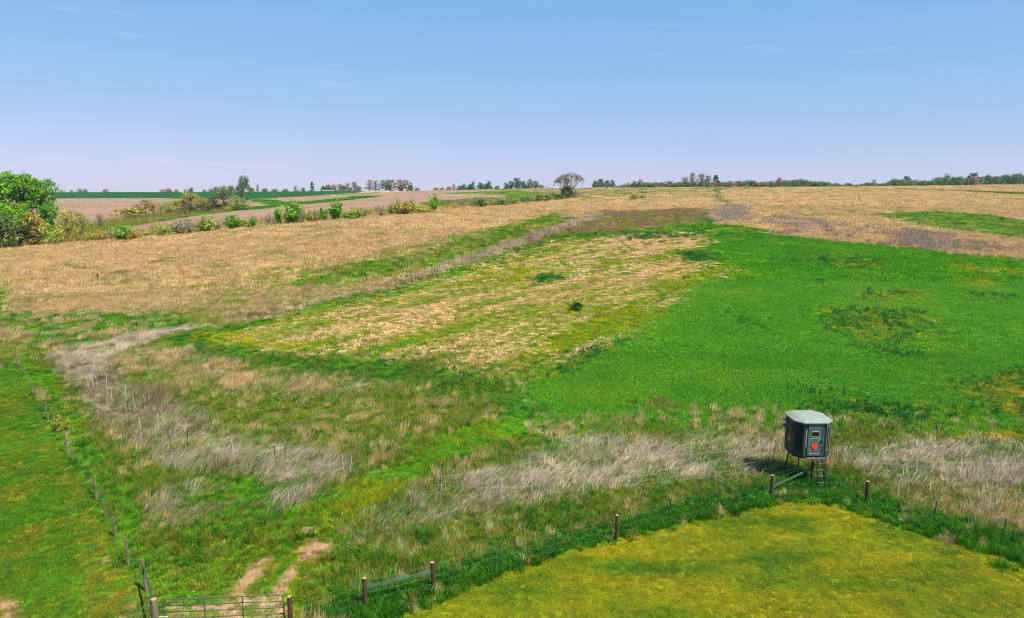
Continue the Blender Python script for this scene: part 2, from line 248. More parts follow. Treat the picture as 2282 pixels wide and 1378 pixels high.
 ('left_strip', [(30,790),(70,800),(120,840),(180,920),(230,990),(300,1080),(340,1180),(380,1290),(420,1400),(330,1400),(300,1280),(215,1110),(150,1005),(80,880)], [('lane',.3),('lime',.42),('lush',.18),('olive',.10)], 1.6, .4, None),
 ('gate_rough', [(300,1200),(420,1180),(600,1180),(720,1190),(800,1250),(760,1330),(700,1400),(340,1400),(320,1300)], [('past',.30),('lime',.20),('olive',.20),('pasty',.22),('lush',.08)], 1.1, .4, None),
 ('pasture', [(-500,900),(-60,815),(0,800),(38,800),(75,880),(150,1010),(215,1115),(290,1262),(330,1345),(390,1500),(390,1900),(-900,1900),(-900,1000)], [('past',.84),('pasty',.16)], 1.8, .25, None),
 ('past_path', [(120,1020),(150,1030),(190,1110),(250,1220),(300,1290),(330,1378),(330,1500),(200,1500),(190,1300),(170,1180)], [('pasty',.66),('past',.26),('dirt',.08)], 1.0, .5, None),
 ('past_bare', [(-200,1325),(30,1325),(62,1345),(50,1365),(120,1378),(160,1420),(-200,1500)], [('dirt',.55),('pasty',.45)], .7, .3, None),
 ('past_bare2', [(-60,805),(20,810),(28,820),(5,826),(-60,826)], [('dirt',.7),('brown',.3)], .7, .2, None),
 # dirt tracks to the gate
 ('rut_zone', [(500,1400),(500,1330),(530,1275),(590,1225),(640,1225),(690,1195),(770,1180),(780,1205),(720,1250),(690,1290),(690,1400)], [('past',.40),('pasty',.42),('dirt',.18)], .8, .3, None),
 ('dirt1', [(604,1232),(618,1246),(598,1266),(580,1288),(555,1310),(540,1345),(560,1400),(470,1400),(510,1340),(530,1300),(550,1268)], [('dirt',.84),('pasty',.16)], .45, .12, None),
 ('dirt2', [(702,1214),(722,1202),(740,1198),(722,1214),(686,1246),(655,1280),(640,1320),(620,1345),(640,1400),(560,1400),(590,1340),(612,1300),(640,1270),(670,1235)], [('dirt',.84),('pasty',.16)], .45, .12, None),
 ('dirt3', [(590,1190),(610,1188),(615,1200),(595,1206)], [('dirt',.8),('pasty',.2)], .5, .2, None),
 ('dirt4', [(670,1180),(700,1170),(705,1190),(680,1195)], [('dirt',.8),('brown',.2)], .5, .2, None),
 ('gate_dirt', [(380,1352),(460,1345),(640,1345),(660,1500),(360,1500)], [('dirt',.66),('past',.18),('pasty',.16)], .5, .2, None),
 # verge and lawn
 ('verge', [(640,1400),(800,1335),(960,1285),(1110,1238),(1240,1205),(1375,1165),(1500,1130),(1600,1108),(1720,1080),(1800,1055),(1850,1062),(1930,1090),(2080,1145),(2232,1190),(2500,1270),(2500,1360),(2282,1275),(2050,1200),(1920,1155),(1790,1130),(1640,1155),(1250,1255),(1000,1355),(890,1400)], [('lush',.66),('lime',.17),('weed',.10),('olive',.04),('seed',.03)], .7, .25, None),
 ('lawn', [(840,1400),(890,1378),(1000,1340),(1100,1290),(1250,1240),(1500,1177),(1640,1147),(1740,1124),(1790,1118),(1850,1126),(1920,1147),(2050,1192),(2150,1222),(2282,1264),(2700,1420),(2900,1900),(300,1900)], [('lawn',1)], 2.2, .16, None),
 ('lawnspot1', [(2075,1222),(2090,1215),(2125,1226),(2100,1234)], [('past',1)], 1, .1, None),
 ('lawnspot2', [(2190,1254),(2215,1250),(2252,1274),(2236,1284),(2205,1270)], [('past',.7),('lush',.3)], 1, .1, None),
 ('lawnspot3', [(1920,1165),(1950,1162),(2000,1186),(1975,1190)], [('past',.7),('lawn',.3)], 1, .25, None),
 ('lawnspot4', [(1735,1130),(1780,1128),(1785,1138),(1740,1140)], [('past',.7),('lawn',.3)], 1, .25, None),
 # footpath over the hill
 ('path_top', [(1596,421),(1610,421),(1606,430),(1600,440),(1612,447),(1636,453),(1628,456),(1600,449),(1589,440),(1596,430)], [('lush',.75),('past',.25)], 4, .4, None),
 ('path_low', [(1570,470),(1580,468),(1576,480),(1574,489),(1590,494),(1600,506),(1570,512),(1576,498),(1558,490)], [('lush',.8),('past',.2)], 4, .4, None),
]
def _row_dir():
    a = px_ground(520, 738); b = px_ground(1400, 545)
    d = np.array([b[0]-a[0], b[1]-a[1]]); return d/np.linalg.norm(d)
ROWD = _row_dir()
for i, r in enumerate(REG):
    if r[1] is not None:
        pts = []
        n = len(r[1])
        for k in range(n):           # subdivide edges in the photo so straight photo edges stay straight
            p, q = r[1][k], r[1][(k+1) % n]
            for t in (0, .5): pts.append((p[0]+(q[0]-p[0])*t, p[1]+(q[1]-p[1])*t))
        REG[i] = (r[0], np.array([px_ground(*p)[:2] for p in pts])) + tuple(r[2:])
def inside(poly, x, y):
    res = np.zeros(len(x), bool)
    m = np.nonzero((x > poly[:, 0].min()) & (x < poly[:, 0].max()) & (y > poly[:, 1].min()) & (y < poly[:, 1].max()))[0]
    if not len(m): return res
    X = x[m]; Y = y[m]; c = np.zeros(len(m), bool)
    for (x0, y0), (x1, y1) in zip(poly, np.roll(poly, -1, 0)):
        if y0 == y1: continue
        k = (y0 > Y) != (y1 > Y)
        c ^= k & (X < (x1-x0)*(Y-y0)/(y1-y0)+x0)
    res[m] = c; return res
KN = list(KIND)
def cover(x, y, jit, rng):
    """kind index and surface colour for ground points"""
    n = len(x); reg = np.zeros(n, int)
    amp = np.clip(0.014*y, 0.25, 4.0)
    w1 = (fbm(x/(amp*5), y/(amp*5), 101, 3)-.5)*4*amp*.55; w2 = (fbm(x/(amp*5), y/(amp*5), 202, 3)-.5)*4*amp*.55
    j1 = rng.normal(size=n); j2 = rng.normal(size=n)
    for i, r in enumerate(REG):
        if r[1] is None: continue
        sc = 0.35 if r[0].startswith('dirt') else 0.16 if r[0] in ('lawn', 'far_green', 'far_plowed', 'pasture', 'verge') or r[0].startswith(('path', 'dirt', 'mauve', 'right_dark', 'lane')) else 1.0
        f = r[4]*jit
        reg[inside(r[1], x+w1*sc+j1*f, y+w2*sc+j2*f)] = i
    kind = np.zeros(n, int); col = np.zeros((n, 3))
    for i, r in enumerate(REG):
        m = np.nonzero(reg == i)[0]
        if not len(m): continue
        X, Y, s = x[m], y[m], r[3]
        if r[5] == 'row':
            a = X*ROWD[0]+Y*ROWD[1]; b = -X*ROWD[1]+Y*ROWD[0]
            q = fbm(a/(s*3.2), b/(s*.55), 300+i, 4)
        else: q = fbm(X/s, Y/s, 300+i, 4)
        u = rank01(q + rng.uniform(-1, 1, len(m))*(0.22 if r[5] != 'fine' else .42)*jit)
        cum = np.cumsum([w for _, w in r[2]]); cum = cum/cum[-1]
        kk = np.searchsorted(cum, u).clip(0, len(cum)-1)
        ids = np.array([KN.index(k) for k, _ in r[2]])
        kind[m] = ids[kk]
    big = fbm(x/7, y/7, 71, 3); fine = fbm(x/1.3, y/1.3, 77, 3)
    lawnst = fbm(x/5.5, y/1.1, 81, 3)
    for k, name in enumerate(KN):
        m = np.nonzero(kind == k)[0]
        if not len(m): continue
        P = PALL[KIND[name][1]]
        if name == 'lawn': v = rank01(lawnst[m]*.75+fine[m]*.35+rng.uniform(-1, 1, len(m))*.07*jit)
        elif name in ('farg', 'plow'): v = rank01(fbm(x[m]/40, y[m]/14, 91, 5)+rng.uniform(-1, 1, len(m))*.12)
        elif name == 'crop': v = rank01(big[m]*.8+fine[m]*.3+rng.uniform(-1, 1, len(m))*.2*jit)
        else:
            fw = np.clip((y[m]-50)/110, 0, 1)       # far patches are wider than the fine grain: let each one differ instead
            v = rank01(big[m]*.5+fine[m]*(.6-.5*fw)+rng.uniform(-1, 1, len(m))*(.25+.25*fw)*jit)
        if name == 'lawn': P = P[[3, 2, 0, 4, 1]]
        t = v*(len(P)-1); a = np.minimum(t.astype(int), len(P)-2); f = (t-a)[:, None]
        col[m] = P[a]*(1-f)+P[a+1]*f
    va = np.where(kind == KN.index('crop'), .16, .34-.16*np.clip((y-60)/90, 0, 1))[:, None]
    col *= (1 + (rng.uniform(-1, 1, (n, 1))*va + rng.uniform(-1, 1, (n, 3))*.06)*jit)
    return kind, np.clip(col, 0.004, 0.9), reg

# ------------------------------------------------------------------ object helpers
def tag(o, label=None, cat=None, group=None, kind=None):
    if label: o['label'] = label
    if cat: o['category'] = cat
    if group: o['group'] = group
    if kind: o['kind'] = kind
    return o
def empty(name, loc=(0, 0, 0), rz=0.0, scale=(1, 1, 1)):
    o = bpy.data.objects.new(name, None); COL.objects.link(o); o.empty_display_size = 0.3
    o.location = loc; o.rotation_euler = (0, 0, rz); o.scale = scale; return o
def link(name, me, parent=None):
    o = bpy.data.objects.new(name, me); COL.objects.link(o); o.parent = parent; return o
class MB:
    def __init__(s): s.v = []; s.f = []
    def box(s, c, d, rot=None):
        M = rot if rot else Matrix.Identity(3); b = len(s.v)
        for dx in (-.5, .5):
            for dy in (-.5, .5):
                for dz in (-.5, .5):
                    s.v.append(tuple(Vector(c)+M @ Vector((dx*d[0], dy*d[1], dz*d[2]))))
        s.f += [tuple(b+i for i in q) for q in ((0,1,3,2),(4,6,7,5),(0,4,5,1),(2,3,7,6),(0,2,6,4),(1,5,7,3))]; return s
    def tube(s, pts, rad, n=8, cap=True, closed=False):
        pts = [Vector(p) for p in pts]; m = len(pts); rad = rad if hasattr(rad, '__len__') else [rad]*m
        b = len(s.v); up = None
        for i, p in enumerate(pts):
            if closed: t = pts[(i+1) % m]-pts[i-1]
            else: t = pts[min(i+1, m-1)]-pts[max(i-1, 0)]
            t.normalize()
            if up is None: up = Vector((0, 0, 1)) if abs(t.z) < .9 else Vector((1, 0, 0))
            a = t.cross(up).normalized(); up = a.cross(t).normalized()
            for k in range(n):
                an = 2*math.pi*k/n; s.v.append(tuple(p+(a*math.cos(an)+up*math.sin(an))*rad[i]))
        for i in range(m if closed else m-1):
            for k in range(n):
                j = (i+1) % m
                s.f.append((b+i*n+k, b+i*n+(k+1) % n, b+j*n+(k+1) % n, b+j*n+k))
        if cap and not closed:
            s.f.append(tuple(b+k for k in range(n))[::-1]); s.f.append(tuple(b+(m-1)*n+k for k in range(n)))
        return s
    def quad(s, a, b, c, d):
        k = len(s.v); s.v += [tuple(a), tuple(b), tuple(c), tuple(d)]; s.f.append((k, k+1, k+2, k+3)); return s
    def prism(s, poly, z0, z1):
        b = len(s.v); n = len(poly)
        s.v += [(p[0], p[1], z0) for p in poly] + [(p[0], p[1], z1) for p in poly]
        s.f.append(tuple(range(b, b+n))[::-1]); s.f.append(tuple(range(b+n, b+2*n)))
        for i in range(n): s.f.append((b+i, b+(i+1) % n, b+n+(i+1) % n, b+n+i))
        return s
    def mesh(s, name, mat, smooth=False):
        me = bpy.data.meshes.new(name); me.from_pydata(s.v, [], s.f); me.materials.append(mat)
        if smooth: me.polygons.foreach_set('use_smooth', [True]*len(me.polygons))
        me.update(); return me
    def build(s, name, mat, parent=None, smooth=False):
        return link(name, s.mesh(name, mat, smooth), parent)

# ------------------------------------------------------------------ materials
def mat_new(name):
    m = bpy.data.materials.new(name); m.use_nodes = True; t = m.node_tree
    return m, t, t.nodes['Principled BSDF'], t.nodes['Material Output']
def mat_plain(name, rgb, rough=.6, metal=0., var=.18, scale=9., stretch=(1, 1, 1), bump=0.0, spec=.4):
    m, t, p, o = mat_new(name)
    tc = t.nodes.new('ShaderNodeTexCoord'); mp = t.nodes.new('ShaderNodeMapping'); mp.inputs['Scale'].default_value = stretch
    nz = t.nodes.new('ShaderNodeTexNoise'); nz.inputs['Scale'].default_value = scale; nz.inputs['Detail'].default_value = 5
    rp = t.nodes.new('ShaderNodeValToRGB'); c = np.array(lin(rgb))*.58
    rp.color_ramp.elements[0].position = .3; rp.color_ramp.elements[1].position = .7
    rp.color_ramp.elements[0].color = (*np.clip(c*(1-var), 0, 1), 1); rp.color_ramp.elements[1].color = (*np.clip(c*(1+var), 0, 1), 1)
    t.links.new(tc.outputs['Object'], mp.inputs[0]); t.links.new(mp.outputs[0], nz.inputs['Vector'])
    t.links.new(nz.outputs['Fac'], rp.inputs[0]); t.links.new(rp.outputs[0], p.inputs['Base Color'])
    p.inputs['Roughness'].default_value = rough; p.inputs['Metallic'].default_value = metal
    p.inputs['Specular IOR Level'].default_value = spec
    if bump:
        b = t.nodes.new('ShaderNodeBump'); b.inputs['Strength'].default_value = bump; b.inputs['Distance'].default_value = .02
        t.links.new(nz.outputs['Fac'], b.inputs['Height']); t.links.new(b.outputs[0], p.inputs['Normal'])
    return m
def mat_leafy(name, mode):
    """foliage: colour from the instance ('inst') or the object colour ('obj'), varied per blade / leaf"""
    m, t, p, o = mat_new(name); t.nodes.remove(p)
    if mode == 'inst':
        a = t.nodes.new('ShaderNodeAttribute'); a.attribute_type = 'INSTANCER'; a.attribute_name = 'col'; src = a.outputs['Color']
    else:
        a = t.nodes.new('ShaderNodeObjectInfo'); src = a.outputs['Color']
    v = t.nodes.new('ShaderNodeAttribute'); v.attribute_name = 'var'
    sep = t.nodes.new('ShaderNodeSeparateColor'); t.links.new(v.outputs['Color'], sep.inputs[0])
    hsv = t.nodes.new('ShaderNodeHueSaturation')
    t.links.new(src, hsv.inputs['Color']); t.links.new(sep.outputs[0], hsv.inputs['Value']); t.links.new(sep.outputs[1], hsv.inputs['Hue'])
    d = t.nodes.new('ShaderNodeBsdfDiffuse'); tr = t.nodes.new('ShaderNodeBsdfTranslucent'); mx = t.nodes.new('ShaderNodeMixShader')
    gl = t.nodes.new('ShaderNodeBsdfGlossy'); gl.inputs['Roughness'].default_value = .45; gl.inputs['Color'].default_value = (.8, .8, .8, 1)
    m2 = t.nodes.new('ShaderNodeMixShader'); m2.inputs[0].default_value = .02
    mx.inputs[0].default_value = .36
    t.links.new(hsv.outputs[0], d.inputs[0]); t.links.new(hsv.outputs[0], tr.inputs[0])
    t.links.new(d.outputs[0], mx.inputs[1]); t.links.new(tr.outputs[0], mx.inputs[2])
    t.links.new(mx.outputs[0], m2.inputs[1]); t.links.new(gl.outputs[0], m2.inputs[2]); t.links.new(m2.outputs[0], o.inputs[0])
    return m
def mat_ground():
    m, t, p, o = mat_new('ground_cover_soil')
    a = t.nodes.new('ShaderNodeAttribute'); a.attribute_name = 'col'
    g = t.nodes.new('ShaderNodeNewGeometry')
    n1 = t.nodes.new('ShaderNodeTexNoise'); n1.inputs['Scale'].default_value = 2.2; n1.inputs['Detail'].default_value = 8; n1.inputs['Roughness'].default_value = .7
    n2 = t.nodes.new('ShaderNodeTexNoise'); n2.inputs['Scale'].default_value = .16; n2.inputs['Detail'].default_value = 8; n2.inputs['Roughness'].default_value = .72
    ad = t.nodes.new('ShaderNodeMath'); ad.operation = 'ADD'
    mr = t.nodes.new('ShaderNodeMapRange'); mr.inputs[1].default_value = .7; mr.inputs[2].default_value = 1.3; mr.inputs[3].default_value = .72; mr.inputs[4].default_value = 1.28
    mu = t.nodes.new('ShaderNodeVectorMath'); mu.operation = 'SCALE'
    t.links.new(g.outputs['Position'], n1.inputs['Vector']); t.links.new(g.outputs['Position'], n2.inputs['Vector'])
    t.links.new(n1.outputs['Fac'], ad.inputs[0]); t.links.new(n2.outputs['Fac'], ad.inputs[1]); t.links.new(ad.outputs[0], mr.inputs[0])
    t.links.new(a.outputs['Color'], mu.inputs[0]); t.links.new(mr.outputs[0], mu.inputs['Scale']); t.links.new(mu.outputs[0], p.inputs['Base Color'])
    b = t.nodes.new('ShaderNodeBump'); b.inputs['Strength'].default_value = .5; b.inputs['Distance'].default_value = .12
    t.links.new(n1.outputs['Fac'], b.inputs['Height']); t.links.new(b.outputs[0], p.inputs['Normal'])
    p.inputs['Roughness'].default_value = .95; p.inputs['Specular IOR Level'].default_value = .1
    return m
M_BLADE = mat_leafy('grass_blade', 'inst'); M_LEAF = mat_leafy('leaf', 'obj'); M_GROUND = mat_ground()
def mat_bark():
    m, t, p, o = mat_new('bark'); a = t.nodes.new('ShaderNodeObjectInfo'); tc = t.nodes.new('ShaderNodeTexCoord')
    nz = t.nodes.new('ShaderNodeTexNoise'); nz.inputs['Scale'].default_value = 30; nz.inputs['Detail'].default_value = 4
    mr = t.nodes.new('ShaderNodeMapRange'); mr.inputs[3].default_value = .6; mr.inputs[4].default_value = 1.4
    mu = t.nodes.new('ShaderNodeVectorMath'); mu.operation = 'SCALE'
    t.links.new(tc.outputs['Object'], nz.inputs['Vector']); t.links.new(nz.outputs['Fac'], mr.inputs[0])
    t.links.new(a.outputs['Color'], mu.inputs[0]); t.links.new(mr.outputs[0], mu.inputs['Scale']); t.links.new(mu.outputs[0], p.inputs['Base Color'])
    p.inputs['Roughness'].default_value = .9; return m
M_BARK = mat_bark()

# ------------------------------------------------------------------ ground sheet
def build_ground():
    ss = np.concatenate([np.linspace(-2.0, -.86, 50)[:-1], np.linspace(-.86, .86, 640), np.linspace(.86, 2.0, 50)[1:]])
    ys = np.concatenate([np.exp(np.linspace(math.log(3.2), math.log(14), 16))[:-1], np.exp(np.linspace(math.log(14), math.log(900), 560)), np.exp(np.linspace(math.log(900), math.log(13800), 40))[1:]])
    S, Y = np.meshgrid(ss, ys); X = S*Y; x = X.ravel(); y = Y.ravel()
    z = ground_z(x, y); kind, col, reg = cover(x, y, .35, np.random.default_rng(3))
    nx, ny = len(ss), len(ys)
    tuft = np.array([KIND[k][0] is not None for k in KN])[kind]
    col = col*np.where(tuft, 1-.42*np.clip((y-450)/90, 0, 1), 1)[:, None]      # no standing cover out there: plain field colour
    # patch behind and below the drone closes the sheet
    v = np.stack([x, y, z], 1)
    i = np.arange((nx-1)*(ny-1)); r = i//(nx-1); c = i % (nx-1); q = r*nx+c
    f = np.stack([q, q+1, q+nx+1, q+nx], 1)
    ex = np.array([[ss[0]*ys[0], ys[0], 0], [ss[-1]*ys[0], ys[0], 0]])
    me = bpy.data.meshes.new('ground'); n0 = len(v)
    v = np.concatenate([v, [[-60, -60, -.05], [60, -60, -.05]]])
    me.vertices.add(len(v)); me.vertices.foreach_set('co', v.ravel())
    quads = np.concatenate([f, [[n0, n0+1, nx-1, 0]]])
    me.loops.add(quads.size); me.loops.foreach_set('vertex_index', quads.ravel().astype(np.int32))
    me.polygons.add(len(quads)); me.polygons.foreach_set('loop_start', np.arange(0, quads.size, 4, dtype=np.int32))
    me.polygons.foreach_set('use_smooth', np.ones(len(quads), bool))
    me.update(calc_edges=True)
    at = me.attributes.new('col', 'FLOAT_COLOR', 'POINT')
    c4 = np.ones((len(v), 4)); c4[:n0, :3] = col; c4[n0:, :3] = PALL['lawn'][0]
    at.data.foreach_set('color', c4.ravel()); me.materials.append(M_GROUND); me.validate()
    tag(link('ground', me), 'rolling farmland of lawn, pasture, green crop and dead grass fields', 'ground', kind='structure')
build_ground()

# ------------------------------------------------------------------ tuft patches (unit radius, unit height)
PROTO = {}
def proto_mesh(name, V, F, var):
    me = bpy.data.meshes.new(name); me.from_pydata([tuple(p) for p in V], [], F); me.materials.append(M_BLADE)
    at = me.attributes.new('var', 'FLOAT_COLOR', 'POINT'); at.data.foreach_set('color', np.asarray(var, float).ravel()); me.update()
    return bpy.data.objects.new(name, me)
def blades(rng, n, width, hmin, hmax, lean, leandir=None, curve=.5, rad=.95, droop=0):
    V = []; F = []; C = []
    for i in range(n):
        r = rad*math.sqrt(rng.random()); a = rng.random()*6.283; bx, by = r*math.cos(a), r*math.sin(a)
        h = rng.uniform(hmin, hmax); d = rng.random()*6.283 if leandir is None else leandir+rng.normal()*.45
        l = lean*rng.uniform(.5, 1.3)*h; w = width*rng.uniform(.6, 1.3); fa = rng.random()*3.14
        wx, wy = math.cos(fa)*w/2, math.sin(fa)*w/2; cx, cy = math.cos(d), math.sin(d); b = len(V)
        mx, my, mz = bx+cx*l*curve*.5, by+cy*l*curve*.5, h*.55
        tx, ty, tz = bx+cx*l, by+cy*l, h*(1-droop*rng.random())
        V += [(bx-wx, by-wy, -.06), (bx+wx, by+wy, -.06), (mx-wx*.8, my-wy*.8, mz), (mx+wx*.8, my+wy*.8, mz), (tx-wx*.12, ty-wy*.12, tz), (tx+wx*.12, ty+wy*.12, tz)]
        F += [(b, b+1, b+3, b+2), (b+2, b+3, b+5, b+4)]
        C += [(rng.uniform(.5, 1.5), .5+rng.normal()*.012, 0, 1)]*6
    return V, F, C
def leaves_patch(rng, n, size, dome=True):
    V = []; F = []; C = []
    for i in range(n):
        r = .9*math.sqrt(rng.random()); a = rng.random()*6.283; z = (1-r*r)*rng.uniform(.35, 1) if dome else rng.uniform(.1, 1)
        p = Vector((r*math.cos(a), r*math.sin(a), z)); nrm = Vector((rng.normal()*.6, rng.normal()*.6, 1)).normalized()
        t = nrm.orthogonal().normalized(); t.rotate(Matrix.Rotation(rng.random()*6.28, 3, nrm)); u = nrm.cross(t); s = size*rng.uniform(.6, 1.4); b = len(V)
        V += [p-t*s, p+u*s*.45, p+t*s, p-u*s*.45]; F.append((b, b+1, b+2, b+3)); C += [(rng.uniform(.7, 1.35), .5+rng.normal()*.012, 0, 1)]*4
    return V, F, C
def straw_patch(rng, n):
    V = []; F = []; C = []
    ra = math.atan2(ROWD[1], ROWD[0])
    for i in range(n):
        r = .95*math.sqrt(rng.random()); a = rng.random()*6.283; d = ra+rng.normal()*.9; l = rng.uniform(.25, .7); w = rng.uniform(.03, .07)
        p = Vector((r*math.cos(a), r*math.sin(a), rng.uniform(.1, .8))); e = Vector((math.cos(d)*l, math.sin(d)*l, rng.normal()*.35)); s = Vector((-math.sin(d)*w, math.cos(d)*w, rng.normal()*.1)); b = len(V)
        V += [p-e*.5-s, p-e*.5+s, p+e*.5+s, p+e*.5-s]; F.append((b, b+1, b+2, b+3)); C += [(rng.uniform(.65, 1.3), .5+rng.normal()*.012, 0, 1)]*4
    return V, F, C
def forb_patch(rng, n):
    V = []; F = []; C = []
    for i in range(n):
        r = .9*math.sqrt(rng.random()); a = rng.random()*6.283; B = Vector((r*math.cos(a), r*math.sin(a), 0)); h = rng.uniform(.6, 1); tp = B+Vector((rng.normal()*.15, rng.normal()*.15, h))
        c = (rng.uniform(.7, 1.25), .5+rng.normal()*.012, 0, 1)
        def st(p, q, w):
            b = len(V); fa = rng.random()*3.14; s = Vector((math.cos(fa)*w, math.sin(fa)*w, 0))
            V.extend([p-s, p+s, q+s*.4, q-s*.4]); F.append((b, b+1, b+2, b+3)); C.extend([c]*4)
        st(B, tp, .022)
        for k in range(5):
            q = B.lerp(tp, rng.uniform(.35, .95)); st(q, q+Vector((rng.normal()*.17, rng.normal()*.17, rng.uniform(.08, .25))), .018)
    return V, F, C
def make_protos():
    spec = {
     'lawn_grass': lambda g, q: blades(g, 70, .075, .5, 1, .9*q, droop=.3),
     'pasture_grass': lambda g, q: blades(g, 64, .075, .4, 1, .8*q, droop=.3),
     'tall_grass': lambda g, q: blades(g, 52, .085, .35, 1, 1.1*q, droop=.4),
     'rye_crop': lambda g, q: blades(g, 56, .075, .55, 1, .55*q, droop=.2),
     'yellow_green_weeds': lambda g, q: blades(g, 46, .09, .4, 1, .9*q, droop=.3),
     'dead_prairie_grass': lambda g, q: blades(g, 48, .065, .35, 1, .6*q, leandir=.35, curve=.6, droop=.3),
     'dead_stalks': lambda g, q: blades(g, 15, .042, .3, .85, 3.1*q, leandir=.55, curve=.8, droop=.4),
     'straw_stubble': lambda g, q: straw_patch(g, 60),
     'broadleaf_weeds': lambda g, q: leaves_patch(g, 60, .16),
     'brown_forbs': lambda g, q: forb_patch(g, 10),
    }
    for name, fn in spec.items():
        c = bpy.data.collections.new('patches_'+name)
        for k in range(10):                    # 0-4 for near ground, 5-9 with little lean for the wide far patches
            V, F, C = fn(np.random.default_rng(100+k+13*len(PROTO)), 1.0 if k < 5 else .16); c.objects.link(proto_mesh('patch_%s_%d' % (name, k), V, F, C))
        PROTO[name] = c
make_protos()
def scatter_group(collection):
    g = bpy.data.node_groups.new('scatter', 'GeometryNodeTree')
    g.interface.new_socket('Geometry', in_out='INPUT', socket_type='NodeSocketGeometry'); g.interface.new_socket('Geometry', in_out='OUTPUT', socket_type='NodeSocketGeometry')
    N = g.nodes.new; L = g.links.new
    gi = N('NodeGroupInput'); go = N('NodeGroupOutput'); ip = N('GeometryNodeInstanceOnPoints'); ci = N('GeometryNodeCollectionInfo')
    ci.inputs['Collection'].default_value = collection; ci.inputs['Separate Children'].default_value = True; ci.inputs['Reset Children'].default_value = True
    def na(n, t):
        a = N('GeometryNodeInputNamedAttribute'); a.data_type = t; a.inputs['Name'].default_value = n; return a.outputs['Attribute']
    L(gi.outputs[0], ip.inputs['Points']); L(ci.outputs[0], ip.inputs['Instance']); ip.inputs['Pick Instance'].default_value = True
    L(na('idx', 'INT'), ip.inputs['Instance Index']); L(na('rot', 'FLOAT_VECTOR'), ip.inputs['Rotation']); L(na('scl', 'FLOAT_VECTOR'), ip.inputs['Scale'])
    L(ip.outputs[0], go.inputs[0]); return g
STUFF = {
 'lawn_grass': ('short yellow green mown lawn grass', 'lawn'), 'pasture_grass': ('short bright green grazed pasture grass', 'grass'),
 'tall_grass': ('tall lush green and olive grass of the verges and rough ground', 'grass'), 'rye_crop': ('dense even green cereal crop on the right hand field', 'crop'),
 'yellow_green_weeds': ('low yellow green weeds in patches among crop and stubble', 'weeds'), 'dead_prairie_grass': ('tan dead prairie grass covering the hillside', 'dead grass'),
 'dead_stalks': ('pale grey lodged dead stalks of last year', 'dead stalks'), 'straw_stubble': ('flattened pale straw on the mown strip', 'straw'),
 'broadleaf_weeds': ('dark green broadleaf weeds in scattered clumps', 'weeds'), 'brown_forbs': ('brown dry branching forbs in the rough ground', 'dead forbs'),
}
def build_cover():
    rings = [(12, 38, .19), (38, 62, .27), (62, 100, .42), (100, 160, .68), (160, 260, 1.15), (260, 400, 1.9), (400, 520, 3.0)]
    acc = {k: [] for k in STUFF}
    for ri, (y0, y1, g) in enumerate(rings):
        rng = np.random.default_rng(40+ri)
        xs = np.arange(-.93*y1-2, .93*y1+2, g); ys = np.arange(y0, y1, g)
        X, Y = np.meshgrid(xs, ys); x = X.ravel()+rng.uniform(-.5, .5, X.size)*g; y = Y.ravel()+rng.uniform(-.5, .5, X.size)*g
        m = (np.abs(x) < .86*y+2); x, y = x[m], y[m]
        kind, col, reg = cover(x, y, 1.0, rng)
        hn = fbm(x/3.5, y/3.5, 55, 3)
        for k, name in enumerate(KN):
            st, pal, hr, wf, dens = KIND[name]
            if st is None: continue
            q = np.nonzero((kind == k) & (rng.random(len(x)) < dens))[0]
            if not len(q): continue
            n = len(q); h = (hr[0]+(hr[1]-hr[0])*np.clip((hn[q]-.3)/.4, 0, 1))*(rng.uniform(.75, 1.2, n) if g < .5 else rng.uniform(.5, 1.45, n))
            r = g*wf*.95*rng.uniform(.8, 1.25, n)
            if name in ('stalk', 'lav'):
                if g > .6: st = 'dead_prairie_grass'
                else: r = np.clip(r*1.25, .34, .5)*rng.uniform(.7, 1.35, n)
            rz = rng.uniform(0, 6.283, n)
            if st in ('dead_stalks', 'dead_prairie_grass'): rz = rng.normal(size=n)*.35
            if st == 'straw_stubble': rz = rng.normal(size=n)*.4
            acc[st].append((x[q], y[q], h, r, rz, np.full(n, 5 if g > .5 else 0), col[q]))
    for st, lst in acc.items():
        if not lst: continue
        x, y, h, r, rz, ix = [np.concatenate([a[i] for a in lst]) for i in range(6)]; col = np.concatenate([a[6] for a in lst]); n = len(x)
        rng = np.random.default_rng(9)
        me = bpy.data.meshes.new(st); me.vertices.add(n); me.vertices.foreach_set('co', np.stack([x, y, ground_z(x, y)], 1).ravel())
        def at(nm, t, key, d): a = me.attributes.new(nm, t, 'POINT'); a.data.foreach_set(key, np.ascontiguousarray(d).ravel())
        at('idx', 'INT', 'value', (ix+rng.integers(0, 5, n)).astype(np.int32))
        at('rot', 'FLOAT_VECTOR', 'vector', np.stack([np.zeros(n), np.zeros(n), rz], 1).astype(np.float32))
        lean = np.where(True, r, r)
        at('scl', 'FLOAT_VECTOR', 'vector', np.stack([lean, lean, h], 1).astype(np.float32))
        at('col', 'FLOAT_COLOR', 'color', np.concatenate([col, np.ones((n, 1))], 1).astype(np.float32))
        o = link(st, me); md = o.modifiers.new('scatter', 'NODES'); md.node_group = scatter_group(PROTO[st])
        tag(o, STUFF[st][0], STUFF[st][1], kind='stuff'); print('cover', st, n)
build_cover()
